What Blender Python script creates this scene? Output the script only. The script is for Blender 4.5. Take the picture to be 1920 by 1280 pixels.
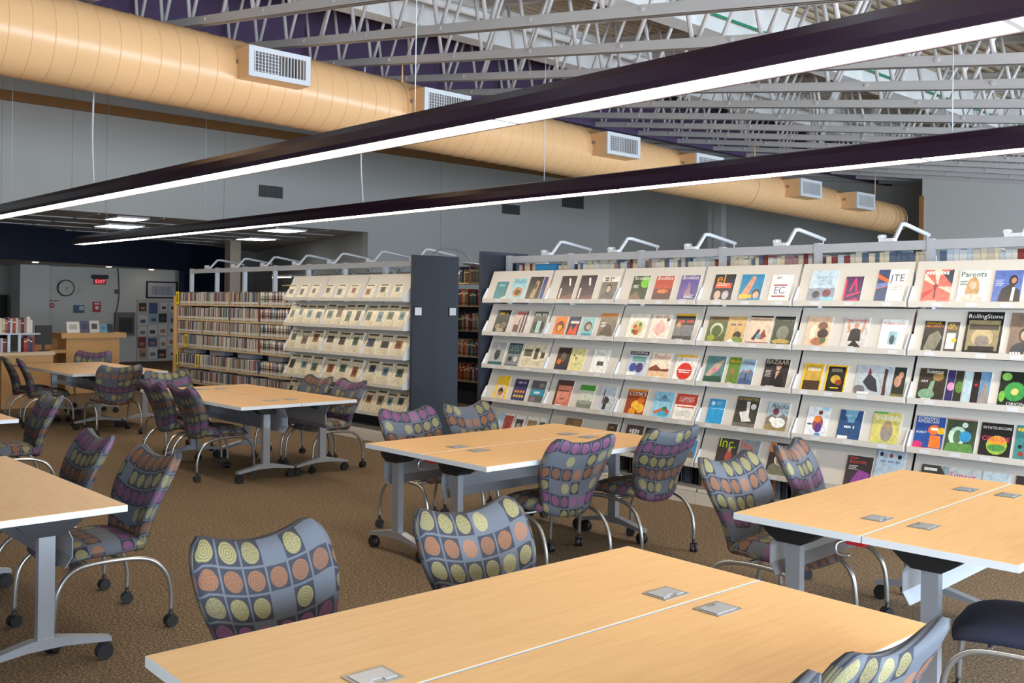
import bpy, math, random
from mathutils import Vector, Matrix
random.seed(7)
for o in list(bpy.data.objects): bpy.data.objects.remove(o)
SC = bpy.context.scene
COL = SC.collection

# ---------------------------------------------------------------- camera
YAW, ROLL, PITCH = .8184, .013, -.0033
fw = Vector((-math.sin(YAW)*math.cos(PITCH), math.cos(YAW)*math.cos(PITCH), -math.sin(PITCH)))
rt = Vector((math.cos(YAW), math.sin(YAW), 0)); up = rt.cross(fw)
r2 = rt*math.cos(ROLL) + up*math.sin(ROLL); u2 = up*math.cos(ROLL) - rt*math.sin(ROLL)
cd = bpy.data.cameras.new('camera'); cam = bpy.data.objects.new('camera', cd); COL.objects.link(cam)
M = Matrix.Identity(4)
for i in range(3):
    M[i][0] = r2[i]; M[i][1] = u2[i]; M[i][2] = -fw[i]
M.translation = (0, 0, 1.674); cam.matrix_world = M
cd.lens = 1828/1920*36; cd.sensor_width = 36; cd.shift_y = -75.3/1920
cd.clip_start = .05; cd.clip_end = 200
SC.camera = cam

# ---------------------------------------------------------------- world, daylight, exposure
W = bpy.data.worlds.new('world'); SC.world = W; W.use_nodes = True
W.node_tree.nodes['Background'].inputs[0].default_value = (.62, .78, 1, 1)
W.node_tree.nodes['Background'].inputs[1].default_value = 1.2
SC.view_settings.view_transform = 'Standard'; SC.view_settings.look = 'None'
SC.view_settings.exposure = 0.33; SC.view_settings.gamma = 1.0
SC.view_settings.use_curve_mapping = False
def area(name, loc, rot, sx, sy, power, color):
    l = bpy.data.lights.new(name, 'AREA'); l.shape = 'RECTANGLE'; l.size = sx; l.size_y = sy
    l.energy = power; l.color = color
    o = bpy.data.objects.new(name, l); COL.objects.link(o); o.location = loc; o.rotation_euler = rot
    return o
DAY = (.74, .87, 1.0)
# the same daylight in each window opening of the wall to the right of the camera, lamps set in the wall's own thickness
for wd, y in zip(('first', 'second', 'third', 'fourth', 'fifth'), (-2.2, 1.6, 5.4, 9.2, 13.0)):
    area('window_right_%s_offscreen' % wd, (3.16, y, 1.5), (0, math.radians(90), 0), 1.7, 3.0, 330, DAY)

# ---------------------------------------------------------------- helpers
def lin(c):
    return tuple(((v/255)/12.92 if v/255 <= .04045 else ((v/255+.055)/1.055)**2.4) for v in c[:3])
class MB:
    def __init__(s): s.v = []; s.f = []; s.c = []; s.sm = []; s.uv = []
    def add(s, vs, fs, col=None, smooth=False, uv=None):
        b = len(s.v); s.v += [tuple(v) for v in vs]
        s.f += [tuple(i+b for i in f) for f in fs]; s.sm += [smooth]*len(fs)
        s.c += [col or (.8, .8, .8)]*len(vs); s.uv += (uv or [(0, 0)]*len(vs)); return s
    def box(s, a, b, col=None):
        x0, y0, z0 = a; x1, y1, z1 = b
        return s.add([(x0,y0,z0),(x1,y0,z0),(x1,y1,z0),(x0,y1,z0),(x0,y0,z1),(x1,y0,z1),(x1,y1,z1),(x0,y1,z1)],
            [(0,3,2,1),(4,5,6,7),(0,1,5,4),(1,2,6,5),(2,3,7,6),(3,0,4,7)], col)
    def cb(s, c, d, col=None):
        return s.box([c[i]-d[i]/2 for i in range(3)], [c[i]+d[i]/2 for i in range(3)], col)
    def tube(s, pts, r, n=8, col=None, caps=True):
        pts = [Vector(p) for p in pts]; rs = r if isinstance(r, (list, tuple)) else [r]*len(pts)
        vs = []; prev = None
        for i, p in enumerate(pts):
            d = (pts[min(i+1, len(pts)-1)] - pts[max(i-1, 0)]).normalized()
            if prev is None:
                a = Vector((0, 0, 1)) if abs(d.z) < .9 else Vector((1, 0, 0))
                e1 = d.cross(a).normalized()
            else: e1 = (prev - d*prev.dot(d)).normalized()
            prev = e1; e2 = d.cross(e1)
            vs += [p + (e1*math.cos(2*math.pi*k/n) + e2*math.sin(2*math.pi*k/n))*rs[i] for k in range(n)]
        fs = [(i*n+k, i*n+(k+1) % n, (i+1)*n+(k+1) % n, (i+1)*n+k) for i in range(len(pts)-1) for k in range(n)]
        s.add(vs, fs, col, True)
        if caps:
            b = len(s.v)-len(vs)
            s.f += [tuple(b+k for k in reversed(range(n))), tuple(b+(len(pts)-1)*n+k for k in range(n))]; s.sm += [False]*2
        return s
    def prism(s, poly, a0, a1, axis, col=None):
        # poly in the two other axes (cyclic order after axis), extruded along axis
        n = len(poly); vs = []
        for a in (a0, a1):
            for p in poly:
                v = [0, 0, 0]; v[axis] = a; v[(axis+1) % 3] = p[0]; v[(axis+2) % 3] = p[1]; vs.append(v)
        fs = [(k, (k+1) % n, n+(k+1) % n, n+k) for k in range(n)] + [tuple(reversed(range(n))), tuple(range(n, 2*n))]
        return s.add(vs, fs, col)
    def mesh(s, name):
        m = bpy.data.meshes.new(name); m.from_pydata(s.v, [], s.f)
        m.polygons.foreach_set('use_smooth', s.sm)
        at = m.color_attributes.new('Col', 'FLOAT_COLOR', 'POINT')
        at.data.foreach_set('color', [x for c in s.c for x in (c[0], c[1], c[2], 1)])
        ul = m.uv_layers.new(name='UVMap')
        ul.data.foreach_set('uv', [x for l in m.loops for x in s.uv[l.vertex_index]])
        m.update(); return m
    def build(s, name, mat, parent=None, loc=None, rz=None):
        m = s.mesh(name); m.materials.append(mat); return put(name, m, parent, loc, rz)
def put(name, mesh, parent=None, loc=None, rz=None):
    o = bpy.data.objects.new(name, mesh); COL.objects.link(o)
    if parent: o.parent = parent
    if loc is not None: o.location = loc
    if rz is not None: o.rotation_euler = (0, 0, rz)
    return o
def empty(name, loc=(0, 0, 0), rz=0):
    o = bpy.data.objects.new(name, None); COL.objects.link(o); o.location = loc; o.rotation_euler = (0, 0, rz)
    o.empty_display_size = .1; return o
def tag(o, label, cat, group=None):
    o['label'] = label; o['category'] = cat
    if group: o['group'] = group
    return o
def struct(o): o['kind'] = 'structure'; return o
def stuff(o): o['kind'] = 'stuff'; return o
def crom(pts, n=6):
    out = []; P = [pts[0]]+list(pts)+[pts[-1]]
    for i in range(1, len(P)-2):
        a, b, c, d = [Vector(p) for p in P[i-1:i+3]]
        for k in range(n):
            t = k/n
            out.append(.5*((2*b)+(c-a)*t+(2*a-5*b+4*c-d)*t*t+(3*b-a-3*c+d)*t**3))
    out.append(Vector(pts[-1])); return out

# ---------------------------------------------------------------- materials
class N:
    """tiny node-expression builder"""
    def __init__(s, name):
        s.m = bpy.data.materials.new(name); s.m.use_nodes = True; s.t = s.m.node_tree
        s.b = s.t.nodes['Principled BSDF']
    def n(s, typ, **kw):
        x = s.t.nodes.new(typ)
        for k, v in kw.items(): setattr(x, k, v)
        return x
    def l(s, a, b): s.t.links.new(a, b)
    def math(s, op, a, b=None, c=None, clamp=False):
        x = s.n('ShaderNodeMath', operation=op, use_clamp=clamp)
        for i, v in enumerate((a, b, c)):
            if v is None: continue
            if isinstance(v, (int, float)): x.inputs[i].default_value = v
            else: s.l(v, x.inputs[i])
        return x.outputs[0]
    def mix(s, f, a, b, blend='MIX'):
        x = s.n('ShaderNodeMix', data_type='RGBA', blend_type=blend)
        for i, v in ((0, f), (6, a), (7, b)):
            if isinstance(v, (int, float)): x.inputs[i].default_value = v
            elif isinstance(v, tuple): x.inputs[i].default_value = (*v[:3], 1)
            else: s.l(v, x.inputs[i])
        return x.outputs[2]
    def noise(s, vec, scale, detail=2, rough=.5):
        x = s.n('ShaderNodeTexNoise'); x.inputs['Scale'].default_value = scale
        x.inputs['Detail'].default_value = detail; x.inputs['Roughness'].default_value = rough
        if vec is not None: s.l(vec, x.inputs['Vector'])
        return x.outputs['Fac']
    def ramp(s, f, stops):
        x = s.n('ShaderNodeValToRGB'); e = x.color_ramp.elements
        while len(e) < len(stops): e.new(.5)
        for i, (p, c) in enumerate(stops): e[i].position = p; e[i].color = (*c[:3], 1)
        s.l(f, x.inputs[0]); return x.outputs[0]
    def obj(s): return s.n('ShaderNodeTexCoord').outputs['Object']
    def scaled(s, vec, sc):
        x = s.n('ShaderNodeMapping'); x.inputs['Scale'].default_value = sc; s.l(vec, x.inputs['Vector']); return x.outputs[0]
    def out(s, col=None, rough=.5, metal=0, bump=None, bs=.2, spec=None, bd=.01):
        if col is not None:
            if isinstance(col, tuple): s.b.inputs['Base Color'].default_value = (*col[:3], 1)
            else: s.l(col, s.b.inputs['Base Color'])
        if isinstance(rough, (int, float)): s.b.inputs['Roughness'].default_value = rough
        else: s.l(rough, s.b.inputs['Roughness'])
        s.b.inputs['Metallic'].default_value = metal
        if spec is not None: s.b.inputs['Specular IOR Level'].default_value = spec
        if bump is not None:
            x = s.n('ShaderNodeBump'); x.inputs['Strength'].default_value = bs; x.inputs['Distance'].default_value = bd
            s.l(bump, x.inputs['Height']); s.l(x.outputs[0], s.b.inputs['Normal'])
        return s.m
def paint(name, rgb, rough=.5, metal=0, var=.06, scale=3, spec=None):
    m = N(name); c = lin(rgb)
    f = m.noise(m.obj(), scale, 3)
    return m.out(m.mix(f, tuple(v*(1-var) for v in c), tuple(min(1, v*(1+var)) for v in c)), rough, metal, spec=spec)
def emit(name, rgb, strength):
    m = N(name); m.b.inputs['Base Color'].default_value = (.8, .8, .8, 1)
    m.b.inputs['Emission Color'].default_value = (*rgb, 1); m.b.inputs['Emission Strength'].default_value = strength
    return m.m
MT = {}
MT['wall_plain'] = paint('wall_grey', (214, 213, 208), .7, var=.03, scale=.6)
MT['wall_taupe'] = paint('wall_taupe', (196, 182, 164), .8, var=.03, scale=.6)
MT['wall_white'] = paint('wall_white', (205, 203, 198), .7, var=.03)
MT['navy_wall'] = paint('navy_wall', (16, 27, 52), .6, var=.08)
MT['purple'] = paint('purple_wall', (84, 66, 100), .7, var=.05)
MT['tile'] = paint('ceiling_tile', (190, 185, 178), .9, var=.05, scale=30)
MT['steel_white'] = paint('joist_paint', (214, 210, 208), .5, var=.05)
MT['beam_white'] = paint('beam_white', (246, 246, 246), .5, var=.04)
MT['deck'] = paint('deck_metal', (196, 178, 154), .6, var=.1, scale=6)
MT['duct'] = paint('duct_paint', (238, 190, 138), .3, var=.03, scale=2)
MT['wood_beam'] = paint('wood_ledger', (170, 122, 72), .6, var=.15, scale=5)
MT['plum'] = paint('fixture_plum', (36, 14, 38), .32, var=.08)
MT['white_metal'] = paint('white_metal', (214, 216, 220), .45, var=.03)
MT['silver'] = paint('silver_paint', (176, 182, 192), .33, .65, var=.04)
MT['chrome'] = paint('tube_silver', (178, 178, 178), .28, .85, var=.03)
MT['black'] = paint('black_plastic', (22, 22, 24), .45, var=.1)
MT['dark_panel'] = paint('dark_end_panel', (45, 50, 62), .55, var=.06)
MT['shelf_grey'] = paint('shelf_beige_grey', (205, 200, 192), .5, var=.03)
MT['rail'] = paint('rail_grey', (178, 182, 190), .45, .2, var=.04)
MT['edge'] = paint('table_edge', (208, 212, 218), .45, var=.03)
MT['plate'] = paint('grommet_plate', (150, 148, 142), .35, .7, var=.05)
MT['navy_fabric'] = paint('navy_fabric', (24, 28, 48), .9, var=.25, scale=300)
MT['light_wood'] = paint('light_wood', (205, 160, 105), .5, var=.08, scale=4)
MT['pale_wood'] = paint('pale_laminate', (214, 190, 158), .5, var=.05, scale=4)
MT['shelf_tan'] = paint('tan_shelf', (196, 170, 130), .5, var=.06)
MT['red'] = paint('red_plastic', (190, 30, 45), .4)
MT['green'] = paint('green_cord', (10, 150, 110), .5)
MT['grille'] = paint('grille_dark', (92, 92, 92), .6)
MT['sign_red'] = emit('exit_red', (1, .03, .06), 1.6)
MT['lamp'] = emit('pendant_diffuser', (1, .87, .7), 12)
MT['troffer'] = emit('troffer_lens', (.93, .96, 1), 5)
MT['shelf_lamp'] = emit('shelf_lamp', (1, .78, .45), 9)
MT['down'] = emit('downlight_lens', (1, .8, .55), 12)
def carpet():
    m = N('carpet'); v = m.obj()
    f = m.noise(v, 75, 3, .8); g = m.noise(v, 260, 2, .6); h = m.noise(v, 1.2, 2)
    k = m.math('ADD', m.math('MULTIPLY', f, .65), m.math('MULTIPLY', g, .35))
    c = m.ramp(k, [(.36, lin((50, 42, 35))), (.47, lin((104, 88, 70))), (.55, lin((142, 122, 98))), (.66, lin((204, 186, 160)))])
    c = m.mix(m.math('MULTIPLY', h, .25), c, lin((80, 64, 48)))
    return m.out(c, .95, bump=k, bs=.5, bd=.006, spec=.1)
MT['carpet'] = carpet()
def maple():
    m = N('maple_laminate'); v = m.obj()
    f = m.noise(m.scaled(v, (1.6, 22, 1)), 2.2, 5, .6); g = m.noise(m.scaled(v, (3, 90, 1)), 3, 3, .6)
    k = m.math('ADD', m.math('MULTIPLY', f, .7), m.math('MULTIPLY', g, .3))
    c = m.ramp(k, [(.3, lin((214, 166, 106))), (.5, lin((223, 177, 117))), (.7, lin((229, 185, 126)))])
    return m.out(c, .38, spec=.4)
MT['maple'] = maple()
def fabric():
    m = N('circle_fabric')
    uv = m.n('ShaderNodeUVMap').outputs[0]
    sep = m.n('ShaderNodeSeparateXYZ'); m.l(uv, sep.inputs[0])
    rnd = m.n('ShaderNodeObjectInfo').outputs['Random']
    sh = m.math('FLOOR', m.math('MULTIPLY', rnd, 4))
    px = m.math('DIVIDE', sep.outputs[0], .088); py = m.math('ADD', m.math('DIVIDE', sep.outputs[1], .088), .35)
    px = m.math('ADD', px, m.math('ADD', 50.5, m.math('MULTIPLY', rnd, .6)))
    cx = m.math('FLOOR', px); cy = m.math('FLOOR', py)
    qx = m.math('SUBTRACT', m.math('SUBTRACT', px, cx), .5); qy = m.math('SUBTRACT', m.math('SUBTRACT', py, cy), .5)
    r = m.math('SQRT', m.math('ADD', m.math('MULTIPLY', qx, qx), m.math('MULTIPLY', qy, qy)))
    cyy = m.math('ADD', cy, sh)
    cb = m.n('ShaderNodeCombineXYZ'); m.l(cx, cb.inputs[0]); m.l(cyy, cb.inputs[1]); m.l(rnd, cb.inputs[2])
    wn = m.n('ShaderNodeTexWhiteNoise', noise_dimensions='3D'); m.l(cb.outputs[0], wn.inputs['Vector'])
    h1 = wn.outputs['Value']; sc = m.n('ShaderNodeSeparateColor'); m.l(wn.outputs['Color'], sc.inputs[0])
    h2, h3 = sc.outputs[1], sc.outputs[2]
    row = m.math('MODULO', m.math('ADD', cyy, 40), 4)
    isP = m.math('LESS_THAN', row, .5); isO = m.math('COMPARE', row, 2, .4)
    isY = m.math('SUBTRACT', 1, m.math('ADD', isP, isO))
    yel = lin((186, 176, 112)); col = m.mix(isP, yel, lin((164, 92, 148))); col = m.mix(isO, col, lin((178, 116, 64)))
    col = m.mix(m.math('MULTIPLY', h2, .45), col, lin((92, 82, 80)))
    rings = m.math('ADD', .5, m.math('MULTIPLY', m.math('SINE', m.math('MULTIPLY', r, 62)), .5))
    nz = m.noise(uv, 230, 2, .7); stip = m.math('GREATER_THAN', nz, .5)
    pat = m.mix(m.math('GREATER_THAN', h3, .45), rings, stip)
    psep = m.n('ShaderNodeSeparateColor'); m.l(pat, psep.inputs[0])
    mask = m.math('LESS_THAN', r, .385)
    blank = m.math('MULTIPLY', isY, m.math('LESS_THAN', h1, .3))
    mask = m.math('MULTIPLY', mask, m.math('SUBTRACT', 1, blank))
    mask = m.math('MULTIPLY', mask, m.math('ADD', .42, m.math('MULTIPLY', psep.outputs[0], .5)))
    dark = m.math('MULTIPLY', m.math('GREATER_THAN', h2, .3), m.math('SUBTRACT', 1, blank))
    bg = m.mix(dark, lin((104, 110, 121)), lin((56, 58, 68)))
    edge = m.math('GREATER_THAN', m.math('MAXIMUM', m.math('ABSOLUTE', qx), m.math('ABSOLUTE', qy)), .455)
    bg = m.mix(edge, bg, lin((104, 109, 119)))
    c = m.mix(mask, bg, col)
    w = m.noise(uv, 900, 2); c = m.mix(m.math('MULTIPLY', w, .6), c, lin((44, 46, 54)))
    return m.out(c, .75, bump=w, bs=.15, bd=.002, spec=.25)
MT['fabric'] = fabric()
def printed(name='printed_cover', amt=.55, rough=.32):
    m = N(name); a = m.n('ShaderNodeAttribute', attribute_name='Col').outputs['Color']
    v = m.obj(); f = m.noise(v, 28, 4, .65)
    k = m.ramp(f, [(.35, (.55, .55, .55)), (.5, (1, 1, 1)), (.7, (1.25, 1.2, 1.15))])
    return m.out(m.mix(amt, a, m.mix(1.0, a, k, 'MULTIPLY')), rough)
MT['print'] = printed()
MT['plainprint'] = printed('printed_plain', .12, .5)

# ---------------------------------------------------------------- the building
def roofz(x): return 2.98 - .14*x            # underside of the joist bottom chords
XW, YE = -18.0, 20.5
fl = MB().box((-30, -4.3, -.1), (3.3, 22, 0)).build('floor', MT['carpet']); struct(fl)
# high wall with a low opening into the lobby
w = MB(); w.box((XW-.2, -4.3, 3.24), (XW-.015, 12.44, 6.6)); w.box((XW-.2, 12.44, 0), (XW-.015, YE+.2, 6.6))
wl = w.build('wall_left', MT['wall_plain']); struct(wl)
for y0, y1, z0 in ((-4.3, 4.943, 3.24), (4.957, 6.093, 3.24), (6.107, 6.693, 3.24), (6.707, 8.993, 3.24), (9.007, 12.44, 3.24), (12.44, 14.493, 0), (14.507, YE, 0)):
    MB().box((XW-.015, y0, z0), (XW, y1, 6.6)).build('wall_panel', MT['wall_plain'], wl)
struct(MB().box((XW, -4.2, 5.03), (XW+.12, YE, 5.19)).build('trim_1', MT['wood_beam']))
struct(MB().box((XW, YE, 0), (3.3, YE+.2, 6.6)).build('wall_back', MT['wall_plain']))
struct(MB().box((-8.02, 17.9, 0), (3.3, 18.1, 5.2)).build('wall_back_near', MT['wall_plain']))
struct(MB().box((-8.06, 17.86, 2.9), (-7.98, 18.1, 3.78)).build('trim_2', MT['wood_beam']))
struct(MB().box((-9.95, -4.2, 4.36), (-9.85, YE, 5.3)).build('wall_purple_bulkhead', MT['purple']))
# window wall to the right of / behind the camera
w = MB(); w.box((3.1, -4.3, 0), (3.3, 18, .6)); w.box((3.1, -4.3, 2.4), (3.3, 18, 3.6)); w.box((3.1, 18, 0), (3.3, YE+.2, 3.6))
ys = [-4.3, -3.7, -.7, .1, 3.1, 3.9, 6.9, 7.7, 10.7, 11.5, 14.5, 18]
for a, b in zip(ys[0::2], ys[1::2]): w.box((3.1, a, .6), (3.3, b, 2.4))
struct(w.build('wall_right', MT['wall_plain']))
w = MB().box((-30, -4.3, 0), (3.3, -4.1, 6.6))
struct(w.build('wall_front', MT['wall_plain']))
# corrugated roof deck
dk = MB(); x = 3.3; pts = []
while x > XW-.2:
    for dx, dz in ((0, 0), (.05, 0), (.075, .05), (.125, .05)): pts.append((x-dx, roofz(x-dx)+.85+dz))
    x -= .15
vs = [(a, y, z) for a, z in pts for y in (-4.3, YE+.2)]
dk.add(vs, [(2*i, 2*i+1, 2*i+3, 2*i+2) for i in range(len(pts)-1)])
struct(dk.build('ceiling_deck', MT['deck']))
# white girders with sprinkler pipe
for i, bx in enumerate((-8.05, -5.2, -2.35)):
    zt = roofz(bx)+.84
    bm = MB(); bm.box((bx-.07, -4.2, zt-.4), (bx+.07, YE, zt)); bm.box((bx-.1, -4.2, zt-.425), (bx+.1, YE, zt-.4))
    o = bm.build('roof_girder', MT['beam_white'])
    tag(o, ['white steel roof girder beside the purple bulkhead', 'white steel roof girder with a green cord along it', 'white steel roof girder over the study tables'][i], 'girder', 'white roof girders')
tag(MB().tube([(-5.06, -2, roofz(-5.06)+.56), (-5.06, YE-.4, roofz(-5.06)+.56)], .012, 6).build('cord', MT['green']), 'green cord strung along a white roof girder', 'cord')
p = MB().tube([(-7.5, -2, roofz(-7.5)+.6), (-7.5, YE-.4, roofz(-7.5)+.6)], .045, 10)
pp = p.build('sprinkler_pipe', MT['beam_white']); tag(pp, 'white sprinkler pipe running beside a roof girder', 'pipe')
for y in range(0, 20, 3): MB().tube([(-7.5, y+.5, roofz(-7.5)+.6), (-7.5, y+.5, roofz(-7.5)+.9)], .008, 6).build('pipe_hanger', MT['steel_white'], pp)
cl = MB().box((-13.72, 19.4, 0), (-13.5, 19.6, 4.8)); cl.box((-13.9, 19.42, 0), (-13.72, 19.58, 4.8)); struct(cl.build('trim_5', MT['wall_plain']))
# open-web joists
JL = 19.8; XJ0 = 2.6
sl = math.atan(.14)
def joist_meshes():
    c = MB(); L = JL/math.cos(sl)
    for z0, z1, fz in ((0, .075, 0), (.775, .84, .77)):
        c.box((-L, -.03, z0), (0, -.006, z1)); c.box((-L, .006, z0), (0, .03, z1)); c.box((-L, -.045, fz), (0, .045, fz+.009))
    k = .4
    while k < L:
        for s in (-1, 1): c.tube([(-k, s*.028, .045), (-k, s*.042, .045)], .017, 8)
        k += 1.05
    chord = c.mesh('chords'); chord.materials.append(MT['steel_white'])
    bars = []
    for sgn in (-1, 1):
        b = MB().tube([(sgn*.13, 0, .05), (-sgn*.13, 0, .8)], .018, 6); m = b.mesh('web_bar'); m.materials.append(MT['steel_white']); bars.append(m)
    return chord, bars, L
CH, BARS, JLEN = joist_meshes()
jm = MB(); k = .3; q = 0; barx = []
while k < JLEN-.2:
    barx.append((k, q % 2)); k += .3; q += 1
for k, q in barx:
    s = (-1, 1)[q]; jm.tube([(-k+s*.13, 0, .05), (-k-s*.13, 0, .8)], .018, 5, caps=False)
JW = jm.mesh('web_bars'); JW.materials.append(MT['steel_white'])
words = ['first', 'second', 'third', 'fourth', 'fifth', 'sixth', 'seventh', 'eighth', 'ninth', 'tenth', 'eleventh', 'twelfth', 'thirteenth', 'fourteenth', 'fifteenth', 'sixteenth', 'seventeenth', 'eighteenth', 'nineteenth', 'twentieth']
for i in range(18):
    y = 2.92 + i*1.0
    j = empty('roof_joist', (XJ0, y, roofz(XJ0)), 0); j.rotation_euler = (0, sl, 0)
    tag(j, 'pale grey open-web steel roof joist above the reading room', 'joist', 'open-web roof joists')
    put('chords', CH, j)
    if 0 < i < 9:
        for k, q in barx:
            X = XJ0-k*math.cos(sl)
            if min(abs(X-b) for b in (-8.05, -5.2, -2.35)) < .12: continue
            o = put('web_bar', BARS[q], j); o.location = (-k, 0, 0)
    else: put('web_bars', JW, j)

# ---------------------------------------------------------------- lobby beyond the opening
struct(MB().add([(XW-.2, -4.3, 3.24), (XW-.2, 12.5, 3.24), (-29, 16, 3.24), (-29, -4.3, 3.24)], [(0, 1, 2, 3)]).build('ceiling_lobby', MT['tile']))
cg = bpy.data.objects['ceiling_lobby']
for k in range(7): MB().box((-28, 4.2+k*1.22, 3.225), (XW-.2, 4.23+k*1.22, 3.239)).build('tile_joint', MT['white_metal'], cg)
for k in range(7): MB().box((-19.5-k*1.22, 3, 3.225), (-19.47-k*1.22, 12.5, 3.239)).build('tile_joint', MT['white_metal'], cg)
A = Vector((-22.03, 6.05, 0)); T = Vector((-.5522, .8337, 0)); NN = Vector((.8337, .5522, 0))
def slab(s0, s1, z0, z1, th=.15):
    a, b = A+T*s0, A+T*s1; c, d = b-NN*th, a-NN*th
    return [(p.x, p.y, z0) for p in (a, b, c, d)]+[(p.x, p.y, z1) for p in (a, b, c, d)], [(0,3,2,1),(4,5,6,7),(0,1,5,4),(1,2,6,5),(2,3,7,6),(3,0,4,7)]
w = MB(); w.add(*slab(-5, 6.85, 2.5, 3.24)); w.add(*slab(6.85, 9.1, 0, 3.24))
struct(w.build('wall_navy', MT['navy_wall']))
struct(MB().add([(-19.3, 1.9, 2.5), (-25.81, 11.76, 2.5), (-26.3, 11.9, 2.5), (-26.3, 1.9, 2.5)], [(3, 2, 1, 0)]).build('ceiling_soffit', MT['wall_white']))
struct(MB().box((-26.4, 8.18, 0), (-26.2, 11.9, 2.5)).build('wall_lobby', MT['wall_white']))
struct(MB().box((-26.3, 7.5, 0), (-25.6, 8.18, 2.5)).build('trim_3', MT['wall_white']))
struct(MB().box((-29, -4.2, 0), (-28.8, 16, 3.24)).build('wall_lobby_far', MT['wall_plain']))
d = MB().box((-27.6, 7.0, 0), (-27.4, 7.72, 1.75)); struct(d.build('door_1', MT['black']))
w = MB(); w.add([(-18.2, 12.44, 0), (-28.4, 15.3, 0), (-28.4, 15.3, 3.24), (-18.2, 12.44, 3.24)], [(0, 1, 2, 3)]); w.add([(-28.4, 15.3, 0), (-27.05, 13.6, 0), (-27.05, 13.6, 3.24), (-28.4, 15.3, 3.24)], [(0, 1, 2, 3)])
struct(w.build('wall_lobby_side', MT['wall_plain']))
struct(MB().box((-23.9, 12.0, 0), (-23.6, 12.3, 3.24)).build('trim_4', MT['wall_taupe']))
for i, (x0, x1, y0, y1, lab) in enumerate(((-18.95, -18.3, 7.05, 7.6, 'nearest the opening'), (-21.0, -20.2, 7.6, 8.3, 'in front of the navy wall'), (-22.3, -21.6, 11.5, 12.2, 'by the taupe column'), (-19.2, -18.4, 10.4, 11.1, 'beside the grey side wall'))):
    t = empty('ceiling_light', ((x0+x1)/2, (y0+y1)/2, 3.2)); a, b = (x1-x0)/2, (y1-y0)/2
    tag(t, 'white lit ceiling panel light in the lobby ' + lab, 'ceiling light', 'lobby ceiling lights')
    MB().box((-a-.03, -b-.03, 0), (a+.03, b+.03, .035)).build('frame', MT['white_metal'], t)
    MB().box((-a, -b, -.006), (a, b, 0)).build('diffuser', MT['troffer'], t)
for s in (1.6, 4.2, 6.0):
    p = A+T*s-NN*.45
    t = empty('downlight', (p.x, p.y, 2.485)); tag(t, 'small round warm downlight in the soffit above the lobby wall', 'downlight', 'soffit downlights')
    MB().tube([(0, 0, .012), (0, 0, 0)], .09, 16).build('trim_ring', MT['white_metal'], t)
    MB().tube([(0, 0, 0), (0, 0, -.006)], .065, 16).build('lens', MT['down'], t)

# --- text helper
TXT = {}
def text_mesh(body):
    if body in TXT: return TXT[body]
    c = bpy.data.curves.new('t', 'FONT'); c.body = body; c.size = 1; c.resolution_u = 2; c.align_x = 'CENTER'; c.align_y = 'CENTER'
    o = bpy.data.objects.new('t', c); COL.objects.link(o)
    bpy.context.view_layer.update()
    m = bpy.data.meshes.new_from_object(o.evaluated_get(bpy.context.evaluated_depsgraph_get()))
    vs = [v.co.copy() for v in m.vertices]; fs = [tuple(p.vertices) for p in m.polygons]
    wd = max(v.x for v in vs)-min(v.x for v in vs)
    bpy.data.objects.remove(o); bpy.data.meshes.remove(m); bpy.data.curves.remove(c)
    TXT[body] = (vs, fs, wd); return TXT[body]
def shapes(mb, w, h, lst, z0, dz=.00018, clip=False):
    """flat print: shapes in cover units laid on the plane z=z0"""
    z = z0; n0 = len(mb.v)
    for s in lst:
        z += dz; k = s[0]
        if k == 'r':
            _, x0, y0, x1, y1, c = s
            mb.add([(x0*w, y0*h, z), (x1*w, y0*h, z), (x1*w, y1*h, z), (x0*w, y1*h, z)], [(0, 1, 2, 3)], lin(c))
        elif k == 'e':
            _, cx, cy, rx, ry, c = s; n = 14
            mb.add([(cx*w+rx*w*math.cos(6.2832*i/n), cy*h+ry*w*math.sin(6.2832*i/n), z) for i in range(n)], [tuple(range(n))], lin(c))
        elif k == 'p':
            mb.add([(x*w, y*h, z) for x, y in s[1]], [tuple(range(len(s[1])))], lin(s[2]))
        elif k == 't':
            _, body, cx, cy, wid, c = s
            if body.startswith('~'):      # lettering too blurred to read: a row of small blocks
                n = int(body[1:]); st = wid/n
                for i in range(n):
                    if i % 5 == 4: continue
                    xa = cx-wid/2+i*st; hh = st*w*(1.3 if i % 3 else 1.0)/h
                    mb.add([(xa*w, (cy-hh/2)*h, z), ((xa+st*.75)*w, (cy-hh/2)*h, z), ((xa+st*.75)*w, (cy+hh/2)*h, z), (xa*w, (cy+hh/2)*h, z)], [(0, 1, 2, 3)], lin(c))
                continue
            vs, fs, wd = text_mesh(body); sc = wid*w/wd
            mb.add([(cx*w+v.x*sc, cy*h+v.y*sc, z) for v in vs], fs, lin(c))
    if clip: mb.v[n0:] = [(min(w, max(0, x)), min(h, max(0, y)), q) for x, y, q in mb.v[n0:]]
    return mb

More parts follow.
